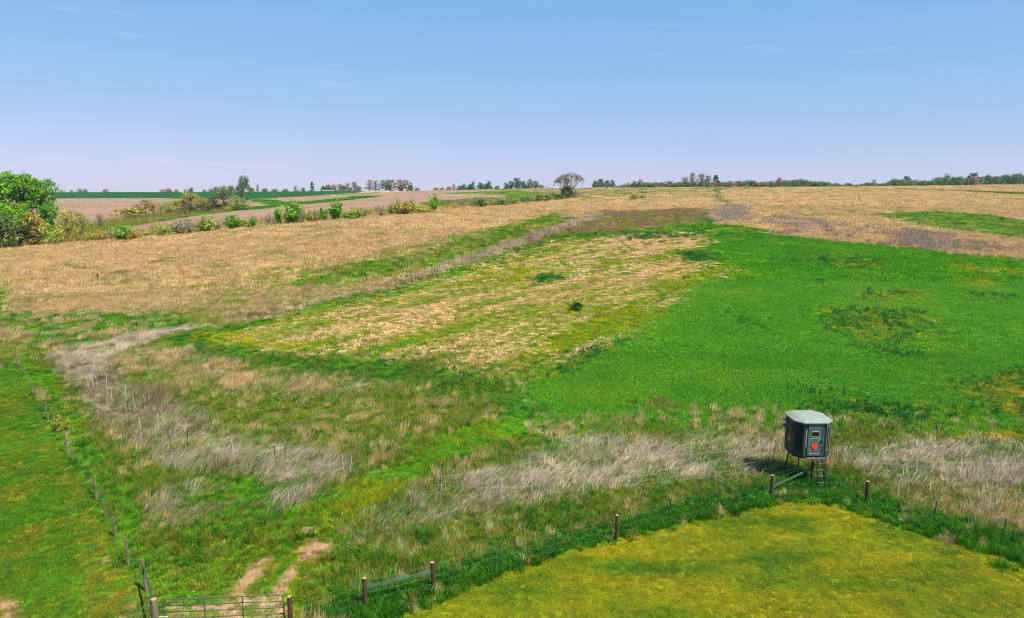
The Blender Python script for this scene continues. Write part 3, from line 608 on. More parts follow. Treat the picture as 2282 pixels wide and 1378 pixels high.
#@@OBJECTS
# ------------------------------------------------------------------ trees and shrubs (unit height, unit crown width, shared meshes)
def leaf_mesh(name, P, S, rng, up=.4):
    P = np.asarray(P, float); n = len(P); S = np.asarray(S, float)
    nr = rng.normal(size=(n, 3)); nr[:, 2] += up; nr /= np.linalg.norm(nr, axis=1)[:, None]
    t = np.cross(nr, rng.normal(size=(n, 3))); t /= np.linalg.norm(t, axis=1)[:, None]+1e-9; u = np.cross(nr, t)
    s = S[:, None]
    V = np.stack([P-t*s, P+u*s*.62, P+t*s, P-u*s*.62], 1).reshape(-1, 3)
    me = bpy.data.meshes.new(name); me.vertices.add(4*n); me.vertices.foreach_set('co', V.ravel())
    me.loops.add(4*n); me.loops.foreach_set('vertex_index', np.arange(4*n, dtype=np.int32))
    me.polygons.add(n); me.polygons.foreach_set('loop_start', np.arange(0, 4*n, 4, dtype=np.int32)); me.update(calc_edges=True)
    c = np.ones((n, 4)); c[:, 0] = rng.uniform(.45, 1.5, n); c[:, 1] = .5+rng.normal(size=n)*.014
    at = me.attributes.new('var', 'FLOAT_COLOR', 'POINT'); at.data.foreach_set('color', np.repeat(c, 4, 0).ravel())
    me.materials.append(M_LEAF); return me
def curve_pts(a, b, sag, n=4):
    a = Vector(a); b = Vector(b); m = a.lerp(b, .5)+Vector(sag)
    return [(a*(1-t)**2+m*2*t*(1-t)+b*t*t) for t in [i/(n-1) for i in range(n)]]
def make_tree(style, seed, nc=30, nl=60, ls=.03, cb=.25, rad=.44, spread=.06, tr=.022, twigs=0):
    g = np.random.default_rng(seed); mb = MB(); P = []; S = []
    def sprinkle(c, n, sp, size):
        for _ in range(n):
            P.append((c[0]+g.normal()*sp, c[1]+g.normal()*sp, c[2]+g.normal()*sp*.75)); S.append(size*g.uniform(.6, 1.35))
    if style in ('broad', 'narrow', 'far'):
        bend = (g.normal()*.03, g.normal()*.03)
        top = Vector((bend[0], bend[1], .82)); tp = curve_pts((0, 0, -.03), top, (g.normal()*.03, g.normal()*.03, 0), 6)
        mb.tube(tp, [tr*1.4, tr, tr*.85, tr*.6, tr*.4, tr*.15], 7)
        lob = [(g.random()*6.283, g.uniform(.3, .95), g.uniform(.58, 1.2)) for _ in range(11)]
        for k in range(nc):
            a = g.random()*6.283; zz = cb+(1-cb)*g.random()**.85
            t = (zz-cb)/(1-cb); env = rad*(math.sin(math.pi*min(1, .13+.80*t))**.7) if style != 'far' else rad*math.sqrt(max(.06, 1-((t-.36)/.68)**2))
            for (la, lz, lf) in lob:
                if abs((a-la+3.14) % 6.283-3.14) < .6 and abs(zz-lz) < .2: env *= lf
            r = env*g.random()**.45
            c = (r*math.cos(a), r*math.sin(a), min(zz, .97))
            s0 = tp[1].lerp(tp[-1], max(0, min(1, (zz-.35)*1.1))); 
            mb.tube(curve_pts(s0, c, (0, 0, .04+g.normal()*.02), 4), [tr*.42, tr*.3, tr*.2, tr*.07], 4, cap=False)
            for _ in range(twigs):
                q = Vector(c)+Vector((g.normal(), g.normal(), abs(g.normal())))*spread*1.4
                mb.tube([c, q], [tr*.10, tr*.04], 3, cap=False)
            sprinkle(c, int(nl*g.uniform(.5, 1.5)), spread*g.uniform(.7, 1.3), ls)
    elif style == 'vase':
        for k in range(nc):
            a = g.random()*6.283; r = .46*math.sqrt(g.random()); h = g.uniform(.55, 1.0)*(1-.35*(r/.46)**2)
            b = (.10*math.cos(a)*g.random(), .10*math.sin(a)*g.random(), -.03); e = (r*math.cos(a), r*math.sin(a), h)
            cp = curve_pts(b, e, (-.06*math.cos(a), -.06*math.sin(a), .02), 5); mb.tube(cp, [tr, tr*.8, tr*.55, tr*.35, tr*.12], 4, cap=False)
            for _ in range(twigs):
                q = Vector(cp[2]).lerp(Vector(cp[4]), g.random()); mb.tube([q, q+Vector((g.normal()*.07, g.normal()*.07, abs(g.normal())*.1))], [tr*.25, tr*.08], 3, cap=False)
            for _ in range(nl):
                t = cb+(1-cb)*g.random(); q = Vector(cp[min(3, int(t*4))]).lerp(Vector(cp[min(4, int(t*4)+1)]), t*4-int(t*4))
                P.append((q.x+g.normal()*spread, q.y+g.normal()*spread, max(.03, q.z+g.normal()*spread))); S.append(ls*g.uniform(.6, 1.35))
    elif style == 'round':
        for k in range(max(4, nc//4)):
            a = g.random()*6.283; e = (.35*math.cos(a), .35*math.sin(a), g.uniform(.4, .85)); mb.tube(curve_pts((0, 0, -.03), e, (0, 0, .05), 4), [tr, tr*.7, tr*.4, tr*.1], 4, cap=False)
        for k in range(nc):
            a = g.random()*6.283; z = g.uniform(.12, .88); r = .43*math.sqrt(max(0, 1-((z-.42)/.56)**2))*g.random()**.5
            sprinkle((r*math.cos(a), r*math.sin(a), z), nl, spread, ls)
    elif style == 'cedar':
        mb.tube([(0, 0, -.03), (0, 0, .5), (0, 0, .97)], [tr, tr*.6, tr*.1], 6)
        for k in range(nc):
            z = .06+.92*g.random(); a = g.random()*6.283; r = .46*(1-z)**.75*g.random()**.4+.02; c = (r*math.cos(a), r*math.sin(a), z)
            mb.tube([(0, 0, max(0, z-.03)), c], [tr*.3, tr*.08], 3, cap=False); sprinkle(c, nl, spread, ls)
    elif style == 'flat':
        limbs = []
        for k in range(9):
            a = k*.698+g.normal()*.25; r = g.uniform(.14, .40); j = (.05*math.cos(a), .05*math.sin(a), g.uniform(.26, .36)); e = (r*math.cos(a), r*math.sin(a), g.uniform(.68, .86))
            cp = curve_pts(j, e, (.02*math.cos(a), .02*math.sin(a), -.05), 5); mb.tube([(0, 0, -.03), (j[0]*.4, j[1]*.4, .16)]+cp, [tr, tr*.8, tr*.62, tr*.5, tr*.4, tr*.3, tr*.2], 6, cap=False); limbs.append(e)
        for k in range(nc):
            a = g.random()*6.283; r = .48*math.sqrt(g.random()); q = (r*math.cos(a), r*math.sin(a), .985-.30*(r/.48)**2-.22*g.random()**2)
            e = min(limbs, key=lambda l: (l[0]-q[0])**2+(l[1]-q[1])**2+(l[2]-q[2])**2)
            mb.tube(curve_pts(e, q, (0, 0, .02), 3), [tr*.24, tr*.16, tr*.07], 3, cap=False)
            for _ in range(twigs): mb.tube([q, (q[0]+g.normal()*.04, q[1]+g.normal()*.04, q[2]+g.normal()*.025)], [tr*.09, tr*.04], 3, cap=False)
            for _ in range(nl): P.append((q[0]+g.normal()*spread, q[1]+g.normal()*spread, min(1., q[2]+g.normal()*spread*.4))); S.append(ls*g.uniform(.6, 1.3))
    tm = mb.mesh('trunk', M_BARK, True); cm = leaf_mesh('crown', P, S, g)
    return tm, cm
TREES = {
 'big1': make_tree('broad', 1, 84, 100, .016, .14, .48, .036, .020, 2), 'big2': make_tree('broad', 2, 80, 100, .017, .16, .47, .038, .020, 2),
 'broad1': make_tree('broad', 3, 54, 46, .027, .08, .45, .06, .020, 2), 'broad2': make_tree('broad', 4, 52, 46, .029, .1, .44, .06, .022, 2),
 'thin1': make_tree('broad', 5, 52, 26, .026, .08, .45, .06, .017, 7), 'thin2': make_tree('broad', 6, 50, 26, .026, .1, .45, .06, .018, 7),
 'bare1': make_tree('broad', 7, 60, 8, .024, .14, .45, .06, .022, 11), 'bare2': make_tree('broad', 8, 60, 9, .024, .16, .46, .06, .022, 11),
 'narrow': make_tree('narrow', 9, 60, 30, .026, .12, .42, .055, .014, 3),
 'vase1': make_tree('vase', 11, 18, 100, .040, .16, .4, .045, .012, 3), 'vase2': make_tree('vase', 12, 16, 95, .042, .2, .4, .048, .013, 3),
 'vthin': make_tree('vase', 13, 18, 62, .040, .22, .4, .05, .014, 6), 'vbare': make_tree('vase', 14, 22, 16, .034, .3, .4, .05, .018, 11),
 'round1': make_tree('round', 15, 34, 34, .045, spread=.075, tr=.018), 'round2': make_tree('round', 16, 26, 30, .05, spread=.09, tr=.018),
 'cedar': make_tree('cedar', 17, 70, 22, .035, spread=.04, tr=.02), 'flat': make_tree('flat', 18, 230, 5, .012, spread=.035, tr=.024, twigs=5),
 'far1': make_tree('far', 21, 40, 26, .052, .03, .46, .075, .03), 'far2': make_tree('far', 22, 36, 26, .056, .05, .46, .08, .03), 'far3': make_tree('far', 23, 38, 24, .058, .02, .47, .09, .03),
 'farb1': make_tree('far', 24, 44, 11, .040, .1, .46, .07, .028, 9), 'farb2': make_tree('far', 25, 42, 12, .040, .1, .46, .07, .028, 9),
}
GAIN = 1.25
CC = {'green': (86,140,24), 'bright': (110,154,32), 'dark': (40,92,30), 'teal': (62,112,72), 'olive': (124,132,44), 'yellow': (158,156,58), 'ygreen': (140,154,50), 'orange': (172,144,56), 'rust': (158,118,88),
      'grey': (150,136,120), 'tan': (168,146,104), 'mauve': (152,136,118), 'fargreen': (84,120,62), 'farolive': (112,124,72), 'farbrown': (144,124,98), 'pale': (164,158,122)}
BARK = {'dark': (84,70,56), 'grey': (132,116,100), 'pale': (196,184,160), 'mid': (112,94,76)}
def put_tree(name, label, px, base, top, wpx, proto, colr, cat='tree', group=None, bark='mid', Y=None, rz=None, dy=0.0):
    """base: photo row where it meets the ground (or None with a distance Y when its foot is hidden behind the rise)"""
    if Y is None: x, y, z = px_ground(px, base)
    else: a, b = ray(px, 430); x, y = a*Y, Y; z = gz(x, y)
    y += dy; z = gz(x, y)
    a, b = ray(px, top); zt = CAM_H+b*y; h = max(.5, zt-z); w = wpx*mpp(y, z)*1.08
    o = empty(name, (x, y, z), random.random()*6.28 if rz is None else rz, (w, w, h))
    tm, cm = TREES[proto]
    t = link('trunk', tm, o); c = link('crown', cm, o)
    t.color = (*(lin(BARK[bark])*.6), 1); c.color = (*(lin(CC[colr] if isinstance(colr, str) else colr)*GAIN), 1)
    return tag(o, label, cat, group)
T = put_tree
# tall trees at the left edge
LT = 'tall green trees at the left edge'
T('cottonwood_tree', 'tall leafy green tree cut by the left edge of the picture', 6, 540, 385, 136, 'big1', (116,162,34), 'tree', LT, 'dark')
T('cottonwood_tree', 'tall leafy green tree second from the left edge, rounded light top', 58, 536, 390, 112, 'big2', (104,152,32), 'tree', LT, 'dark')
T('cottonwood_tree', 'right tall green tree of the left group, limb reaching out over the tan field', 106, 533, 402, 82, 'big1', (90,144,30), 'tree', LT, 'dark', rz=2.2)
T('cottonwood_tree', 'tall tree just outside the left edge behind the leafy group', -70, 545, 388, 150, 'big2', 'green', 'tree', LT, 'dark', rz=1.0)
G2 = 'shrubs at the foot of the tall left trees'
T('undergrowth_shrub', 'dark olive shrub under the trees at the left picture edge', 22, 552, 470, 90, 'round2', (84,100,44), 'shrub', G2, 'dark')
T('undergrowth_shrub', 'orange tinged spindly tree in front of the tall left trees', 84, 548, 474, 56, 'thin1', 'orange', 'tree', G2, 'dark')
T('undergrowth_shrub', 'yellow green bush right of the orange tinged spindly tree', 118, 546, 496, 46, 'round2', 'ygreen', 'shrub', G2, 'dark')
T('undergrowth_shrub', 'loose yellow green tree between tall left trees and tan field', 154, 541, 470, 60, 'thin2', 'yellow', 'tree', G2, 'grey')
T('undergrowth_shrub', 'slim yellow green sapling at the left end of the shrub row', 186, 538, 473, 40, 'thin1', 'ygreen', 'tree', G2, 'grey')
T('undergrowth_shrub', 'low dark thicket below the tall left trees', 58, 548, 505, 70, 'round1', (92,104,40), 'shrub', G2, 'dark')
T('undergrowth_shrub', 'small bare brown tree in the gap before the tan plowed field', 224, 508, 478, 26, 'bare1', 'grey', 'tree', G2, 'mid')
T('undergrowth_shrub', 'bright green young tree low in front of the tall left trees', 58, 540, 456, 34, 'broad1', 'bright', 'tree', G2, 'dark')
# shrub row on the near edge of the tan field, left to right
G3 = 'shrubs in a row along the field edge'
ROW = [
 (199,540,515,26,'vase2','yellow','low yellow green bush at the left end of the field edge row'),
 (224,538,511,24,'vthin','orange','orange brown bush second in the field edge row'),
 (248,536,503,22,'vbare','grey','bare grey stems left of the round bright green bush'),
 (272,537,498,36,'vase1','bright','round bright green bush on thin stems at the field edge'),
 (296,534,508,26,'vthin','orange','pale orange bush right of the round bright green bush'),
 (329,528,509,28,'vthin','yellow','low yellow bush alone between two gaps of the field edge row'),
 (376,525,502,38,'round2','ygreen','dense low yellow green bush left of the wide bare bush'),
 (401,522,484,52,'vbare','pale','wide bare spreading bush with few pale leaves at field edge'),
 (424,521,486,34,'vbare','grey','bare upright stems right of the wide bare bush'),
 (457,517,474,40,'vthin','ygreen','airy pale green vase shaped bush at the field edge'),
 (486,512,493,24,'vbare','grey','small bare leaning stems between two green bushes'),
 (519,511,475,34,'vase2','green','leafy green bush with spiky top under the tall lone tree'),
 (541,508,487,36,'round2','ygreen','low round yellow green bush beside the spiky green bush'),
 (564,508,477,16,'vthin','green','slim vase shaped sapling alone on the field edge'),
 (600,504,473,18,'vbare','grey','thin bare sapling left of the slim leafy pair'),
 (610,505,492,12,'vthin','olive','tiny dark sapling next to the thin bare sapling'),
 (622,500,462,18,'vase1','green','narrow leafy green sapling left of the biggest vase shaped bush'),
 (652,499,445,46,'vase1','bright','biggest bright green vase shaped bush in the middle of the row'),
 (674,498,462,20,'vbare','grey','bare stems right of the biggest vase shaped bush'),
 (691,496,463,24,'vthin','yellow','faint yellowish bush in the middle of the row'),
 (704,496,461,20,'vbare','tan','bare tan bush touching the bright green bush on its right'),
 (721,493,458,28,'vase2','bright','bright green bush left of the tall dark green one'),
 (750,491,445,36,'vase1','green','tall dense green bush right of centre of the row'),
 (778,488,472,34,'round1','bright','low spreading bright green bush after the tall dense one'),
 (796,487,458,26,'vthin','ygreen','thin green vase shaped bush before the gap in the row'),
 (813,485,464,16,'vbare','grey','few bare twigs at the start of the gap in the row'),
 (851,483,462,20,'vbare','mauve','small dark bare bush after the gap in the row'),
 (874,480,450,18,'vthin','olive','slim dark olive bush left of the orange bush'),
 (886,478,438,16,'vthin','ygreen','tall airy pale green sapling behind the orange bush'),
 (904,478,444,36,'vase2','orange','orange budding bush in the field edge row'),
 (917,477,438,12,'vthin','green','slim green sapling right of the orange bush'),
 (940,475,458,40,'round2','yellow','low yellow green thicket between orange bush and green vase'),
 (967,473,431,24,'vase1','bright','last tall bright green vase shaped bush of the row'),
 (957,476,470,9,'round1','rust','tiny brown bush at the foot of the last tall green one'),
 (1029,464,446,16,'vbare','mauve','small grey bare bush on the slope right of the row'),
 (1022,465,457,18,'round2','orange','low orange brown tuft beside the small grey bare bush'),
 (1070,462,442,28,'vase2','dark','dark green bush on the slope before the flat topped tree'),
 (1112,459,443,40,'round2','farolive','low green thicket on the slope'),
 (1140,456,441,30,'round2','olive','low olive thicket halfway to the flat topped tree'),
 (1172,452,438,26,'round1','fargreen','dark rounded bush in the hedge left of the flat topped tree'),
 (1196,450,431,30,'round2','olive','olive bush where the hedge thickens'),
]
for (px, b, t, w, pr, c, lab) in ROW:
    T('shrub', lab, px, b, t, w*1.3, pr, c, 'shrub', G3, 'grey')
# thicket with the flat topped tree
G4 = 'thicket round the flat topped tree'
T('flat_topped_tree', 'wide flat topped sparse tree standing alone on the skyline', 1270, 441, 384, 64, 'flat', 'pale', 'tree', None, 'mid')
T('flat_topped_tree', 'leaning thinner tree touching the left of the flat topped tree', 1253, 442, 390, 40, 'flat', 'pale', 'tree', None, 'mid', rz=2.0)
T('shrub', 'pale bare small tree left of the flat topped tree', 1222, 446, 409, 34, 'vbare', 'pale', 'tree', G4, 'pale')
T('shrub', 'olive bush left under the pale bare small tree', 1236, 446, 428, 28, 'round2', 'olive', 'shrub', G4)
T('shrub', 'dark bush inside the foot of the flat topped tree', 1264, 443, 412, 30, 'round1', (70,74,52), 'shrub', G4, 'dark')
T('shrub', 'brown bush at the right foot of the flat topped tree', 1284, 442, 421, 18, 'round2', 'mauve', 'shrub', G4, 'dark')
T('shrub', 'dark hedge bush below the pale bare small tree', 1212, 449, 434, 34, 'round1', 'dark', 'shrub', G4, 'dark')
T('shrub', 'dark low bush left of the trunk of the flat topped tree', 1246, 446, 433, 26, 'round1', 'dark', 'shrub', G4, 'dark')
T('shrub', 'low olive bush alone in the dead grass right of the flat topped tree', 1412, 446, 433, 24, 'round2', 'olive', 'shrub')
T('shrub', 'smaller olive tuft right of the low olive bush in dead grass', 1432, 444, 435, 16, 'round2', 'farolive', 'shrub')
# creek trees between the shoulder and the plowed field
G5 = 'creek trees in the valley'
VAL = [
 (284,499,462,56,'round2',(150,132,52),'round olive orange tree at the left end of the creek trees'),
 (320,496,446,34,'thin1','olive','dark upright tree behind the round olive orange one'),
 (338,495,450,30,'thin2','orange','orange budding tree in the creek line'),
 (354,493,455,30,'bare2','grey','bare grey tree with pale trunk in the creek line'),
 (370,492,452,34,'thin1','ygreen','pale yellow green tree right of the bare pale trunk'),
 (392,488,447,42,'broad2',(150,152,52),'yellow green tree with dark inside in the creek line'),
 (421,486,430,50,'thin2',(156,144,70),'tall tan yellow tree in the middle of the creek line'),
 (449,483,442,36,'broad1',(138,136,62),'dense tan green tree right of the tall tan yellow one'),
 (474,480,434,30,'thin1',(80,110,40),'dark green slim tree left of the big grey tree'),
 (496,479,419,56,'bare2',(130,140,80),'big grey branching tree with thin green top in the creek line'),
 (517,474,458,24,'round2','orange','low orange bush at the foot of the big grey tree'),
 (526,472,437,26,'thin2','ygreen','airy yellow green tree left of the tall lone tree'),
 (306,499,474,34,'round2','olive','low olive bush between the first two creek trees'),
 (345,495,472,34,'round2',(110,122,56),'low green bush under the orange budding creek tree'),
 (380,491,468,34,'round1',(132,134,60),'low yellow olive bush at the foot of the yellow green creek tree'),
 (408,488,462,34,'round2',(96,104,56),'dark low bush left of the tall tan yellow creek tree'),
 (436,485,458,36,'round1',(116,120,58),'low bush right of the tall tan yellow creek tree'),
 (462,482,455,34,'round2',(84,110,46),'dark green low bush left of the big grey creek tree'),
 (484,480,454,30,'round1',(104,108,70),'grey green low bush under the big grey creek tree'),
 (508,476,452,30,'round2',(128,130,66),'low bush right under the big grey creek tree'),
 (534,472,455,26,'round2',(96,124,50),'low green bush at the foot of the tall lone tree'),
]
for (px, b, t, w, pr, c, lab) in VAL:
    T('creek_tree', lab, px, None, t, w*1.3, pr, c, 'tree', G5, 'pale' if 'pale trunk' in lab else 'mid', Y=px_ground(px, b-10, 420)[1] if px_ground(px, b-10)[1] < 330 else 300)
T('lone_tall_tree', 'tall narrow tree, half bare and half dark green, above the shrub row', 545, None, 394, 30, 'narrow', (60,104,44), 'tree', None, 'pale', Y=318)
T('lone_tall_tree', 'bare grey left half of the tall narrow tree', 538, None, 397, 20, 'bare1', 'grey', 'tree', None, 'pale', Y=320)
# trees on the far skyline
ORD = ['leftmost', 'second from left', 'third from left', 'fourth from left', 'fifth from left', 'sixth from left', 'seventh from left', 'eighth from left']
ORDC = {}
def place(lab, grp):
    ORDC[grp] = ORDC.get(grp, 0)+1
    return lab+', '+ORD[ORDC[grp]-1]
def far(px, top, w, proto, c, label, group, Y, bark='mid'):
    T('skyline_tree', label, px, None, top, w, proto, c, 'tree', group, bark, Y=Y)
for (px, top, w) in [(138,423,10),(160,424,8),(178,421,12),(190,422,11),(236,422,14)]:
    far(px, top, w, 'far1', 'farbrown', place('tiny pale tree on the far skyline above the left tan field', 'tiny trees on the far left skyline'), 'tiny trees on the far left skyline', 1150)
for (px, top, w) in [(362,423,12),(376,421,16),(394,423,10),(413,423,12),(456,423,9),(470,422,12)]:
    far(px, top, w, 'farb1' if px % 2 else 'far3', 'farbrown', place('tiny brownish tree on the skyline above the creek trees', 'tiny brownish skyline trees'), 'tiny brownish skyline trees', 1050)
far(427, 420, 14, 'far2', 'dark', 'small dark round tree on the skyline above the creek trees', None, 1050)
for (px, top, w) in [(482,418,14),(500,416,14),(515,415,16),(532,415,16),(560,419,14),(590,421,14),(612,422,14),(636,422,14)]:
    far(px, top, w, 'far3', 'farolive', place('small olive tree in the skyline group behind the tall lone tree', 'olive skyline trees behind the lone tree'), 'olive skyline trees behind the lone tree', 960)
far(575, 413, 10, 'farb2', 'mauve', 'small bare tree on the skyline right of the tall lone tree', None, 960)
far(660, 416, 14, 'farb1', 'farbrown', 'small brown tree left of the dark conifer on the skyline', None, 880)
far(676, 419, 10, 'far1', 'teal', 'very small grey green tree close left of the dark conifer', None, 880)
far(696, 406, 14, 'cedar', (46,92,64), 'dark blue green conifer standing alone on the skyline', None, 860)
for (px, top, w, c) in [(722,416,14,'fargreen'),(732,413,14,'farolive'),(745,413,16,'farbrown'),(757,411,14,'rust'),(766,414,14,'farolive'),(780,419,14,'fargreen'),(800,416,16,'farbrown')]:
    far(px, top, w, 'far3' if c != 'rust' else 'farb2', c, place('low tree in the skyline clump left of the farmhouse', 'skyline clump left of the farmhouse'), 'skyline clump left of the farmhouse', 850)
far(776, 410, 18, 'farb1', 'mauve', 'pale bare tree right of the low skyline clump', None, 850)
far(790, 407, 21, 'farb2', 'mauve', 'taller bare tree between skyline clump and farmhouse', None, 850)
far(824, 403, 24, 'farb1', 'mauve', 'bare grey tree left of the farmhouse with the teal roof', None, 800)
far(838, 404, 24, 'farb2', 'grey', 'bare tree behind the farmhouse with the teal roof', None, 830)
far(853, 403, 21, 'farb1', 'farolive', 'budding tree at the right corner of the farmhouse', None, 825)
far(869, 402, 31, 'far1', 'farolive', 'light green tree right of the farmhouse', None, 815)
far(892, 402, 31, 'farb2', 'farbrown', 'brown budding tree left of the right farmyard tree', None, 800)
far(905, 404, 31, 'far2', (140,120,92), 'rightmost large brown farmyard tree', None, 795)
far(916, 414, 10, 'far3', 'teal', 'small dark bush at the right end of the farmyard', None, 790)
for (px, top, w) in [(930,419,12),(972,419,14),(985,419,10),(1000,417,12)]:
    far(px, top, w, 'far3', 'farbrown', place('tiny tree on the bare skyline stretch right of the farmyard', 'tiny trees right of the farmyard'), 'tiny trees right of the farmyard', 900)
far(1011, 412, 14, 'farb1', 'mauve', 'small bare tree at the left of the green skyline row', None, 760)
for (px, top, w) in [(1024,415,14),(1034,412,18),(1046,413,14),(1054,407,16),(1071,408,16),(1082,411,14),(1090,406,18)]:
    far(px, top, w, 'far1' if px % 2 else 'far2', 'teal', place('dark green tree in the middle skyline row', 'dark green trees in the middle skyline row'), 'dark green trees in the middle skyline row', 720)
for (px, top, w) in [(1108,415,14),(1127,409,14),(1138,404,16),(1152,398,22),(1166,405,16),(1181,402,20),(1194,404,16),(1206,413,14)]:
    far(px, top, w, 'far2' if px % 2 else 'far1', (70,116,76), place('green tree in the skyline group left of the flat topped tree', 'green skyline group left of the flat topped tree'), 'green skyline group left of the flat topped tree', 700)
for (px, top, w) in [(1327,404,18),(1338,400,20),(1352,403,18),(1364,402,14)]:
    far(px, top, w, 'far1', (78,124,88), place('blue green tree in the compact group right of the flat topped tree', 'compact blue green skyline group'), 'compact blue green skyline group', 690)
far(1413, 406, 16, 'far2', 'dark', 'small dark round tree left of the rust coloured one', None, 660)
far(1426, 402, 18, 'far2', 'rust', 'rust coloured round tree on the skyline', None, 655)
far(1526, 397, 30, 'farb1', 'mauve', 'mauve bare tree at the left of the tallest skyline group', None, 620)
far(1541, 387, 22, 'farb2', (130,130,100), 'tallest narrow grey green tree of the right skyline', None, 615)
far(1562, 390, 30, 'farb1', 'farbrown', 'broad grey brown tree right of the tallest skyline tree', None, 615)
far(1576, 393, 22, 'farb2', 'mauve', 'brown bare tree left of the dark green conical one', None, 612)
far(1594, 391, 26, 'cedar', (58,96,60), 'dark green conical tree at the right of the tallest skyline group', None, 610)
far(1735, 398, 20, 'farb2', 'rust', 'bare reddish tree alone above the right tree line', None, 560)
far(1946, 402, 16, 'farb1', 'mauve', 'bare mauve tree above the low part of the right tree line', None, 600)
far(1989, 401, 18, 'far2', 'teal', 'dark round tree starting the tall right tree line', None, 600)
far(2018, 394, 20, 'far1', (58,92,66), 'dark tree standing above the right tree line, left of the taller one', None, 590)
far(2165, 387, 28, 'far1', (52,88,62), 'largest dark tree standing above the right tree line', None, 575)
far(2107, 392, 22, 'far2', 'teal', 'dark rounded tree left of the largest dark tree', None, 585)
SKY = [(1310,420),(1380,413),(1400,411),(1440,407),(1470,408),(1490,405),(1510,407),(1610,404),(1640,406),(1660,405),(1680,404),(1720,406),(1760,403),(1780,401),(1800,403),(1830,407),(1850,410),(1880,410),(1910,411),(1930,407),(1960,411),(1980,406),(2000,402),(2040,402),(2060,406),(2080,402),(2095,396),(2120,397),(2140,398),(2180,396),(2200,393),(2220,396),(2240,393),(2260,391),(2290,390),(2400,386)]
rs = random.Random(5); px = 1376.0; k = 0
while px < 2360:
    top = np.interp(px, [a for a, b in SKY], [b for a, b in SKY])+rs.uniform(-2, 3)
    w = rs.uniform(16, 28); c = rs.choice(['fargreen', 'farolive', 'farbrown', 'fargreen', (92,112,58), (120,110,82)])
    Yd = 660 if px < 1520 else (600 if px < 1960 else 580)
    zone = next(z for lim, z in ((1420, 'left of the rust coloured round tree'), (1520, 'between the rust tree and the tallest skyline group'), (1650, 'close right of the dark green conical tree'), (1735, 'left of the bare reddish tree'), (1840, 'right of the bare reddish tree'), (1946, 'left of the bare mauve tree'), (2018, 'right of the bare mauve tree'), (2107, 'left of the dark rounded tree'), (2165, 'left of the largest dark tree'), (2230, 'right of the largest dark tree'), (9999, 'at the right picture edge')) if px < lim)
    hue = {'fargreen': 'green', 'farolive': 'olive', 'farbrown': 'brown', (92,112,58): 'dark green', (120,110,82): 'grey brown'}[c]
    far(px, top, w, rs.choice(['far1', 'far2', 'far3', 'farb2']), c, 'low '+hue+' tree '+zone, 'tree line '+zone, Yd+rs.uniform(-15, 25))
    px += w*.36; k += 1
# single plants in the fields
T('shrub', 'small dark green shrub clump alone on the pale stubble strip', 1286, 694, 672, 36, 'round1', (24,84,30), 'shrub', None, 'dark')
T('dead_cedar', 'small dark reddish brown dead shrub alone in the tan field', 218, 623, 610, 8, 'cedar', (92,58,14), 'shrub', None, 'dark')
T('shrub', 'yellow brown tipped shrub growing in the left pasture fence', 140, 962, 924, 32, 'round2', (140,136,44), 'shrub', None, 'dark')
T('shrub', 'low dark green shrub in the wet grass left of the stalk strip', 126, 712, 699, 18, 'round1', (30,80,30), 'shrub', None, 'dark')
T('shrub', 'dark low mound shrub at the upper edge of the right green swale', 2234, 490, 484, 14, 'round1', (52,70,34), 'shrub', None, 'dark')

# ------------------------------------------------------------------ fences, gates
M_WOOD = mat_plain('creosote_post_wood', (86,62,46), .9, var=.4, scale=14, stretch=(1, 1, .15), bump=.4)
M_OLDWOOD = mat_plain('weathered_post_wood', (140,122,98), .95, var=.35, scale=16, stretch=(1, 1, .15), bump=.4)
M_END = mat_plain('sawn_post_end', (196,164,128), .9, var=.2, scale=30)
M_TPOST = mat_plain('green_steel_post', (42,92,66), .55, .2, .2)
M_PIPE = mat_plain('green_painted_pipe', (66,116,86), .45, .2, .2, 4)
M_WIRE = mat_plain('galvanised_wire', (120,136,116), .6, .3, .1)
M_GATE = mat_plain('grey_gate_paint', (112,116,104), .5, .3, .25, 6)
M_BLACK = mat_plain('black_plastic_post', (32,34,34), .5)
M_WHITE = mat_plain('white_plastic', (250,246,228), .5, var=.06)
M_TAPE = mat_plain('white_fence_tape', (222,224,200), .6, var=.1, scale=30)
def post_mesh(r, h, name, mat, seed, lean=0):
    g = np.random.default_rng(seed); m = MB()
    pts = [(g.normal()*.008+lean*h*t, g.normal()*.008, -.25+(h+.25)*t) for t in (0, .25, .5, .75, 1)]
    m.tube(pts, [r*1.05, r*1.02, r, r*.97, r*.94], 10); return m.mesh(name, mat)
def add_post(root, px, py, h, r, mat, seed, end=True, name='wooden_post', lean=0.0):
    x, y, z = px_ground(px, py); x -= root.location.x; y -= root.location.y; z -= root.location.z
    p = link(name, post_mesh(r, h, name, mat, seed, lean), root); p.location = (x, y, z)
    if end:
        e = MB().tube([(lean*h, 0, h-.002), (lean*h, 0, h+.006)], r*.9, 10).build('sawn_end', M_END, p)
    return Vector((x, y, z))
def add_tpost(root, px, py, h, seed):
    x, y, z = px_ground(px, py); x -= root.location.x; y -= root.location.y; z -= root.location.z
    m = MB(); m.box((0, 0, h/2-.1), (.045, .010, h+.2)); m.box((0, .02, h/2-.1), (.010, .036, h+.2))
    for k in range(6): m.box((0, -.009, .25+k*.16), (.022, .010, .02))
    p = m.build('steel_post', M_TPOST, root); p.location = (x, y, z); p.rotation_euler = (random.gauss(0, .02), random.gauss(0, .03), random.random()*.3)
    return Vector((x, y, z))
def add_wires(root, pts, heights, r=.0022, mat=None, name='wire'):
    for h in heights:
        m = MB(); P = []
        for a, b in zip(pts[:-1], pts[1:]):
            for t in (0, .33, .66): P.append(a.lerp(b, t)+Vector((0, 0, h-.03*math.sin(math.pi*t))))
        P.append(pts[-1]+Vector((0, 0, h))); m.tube(P, r, 4); m.build(name, mat or M_WIRE, root)
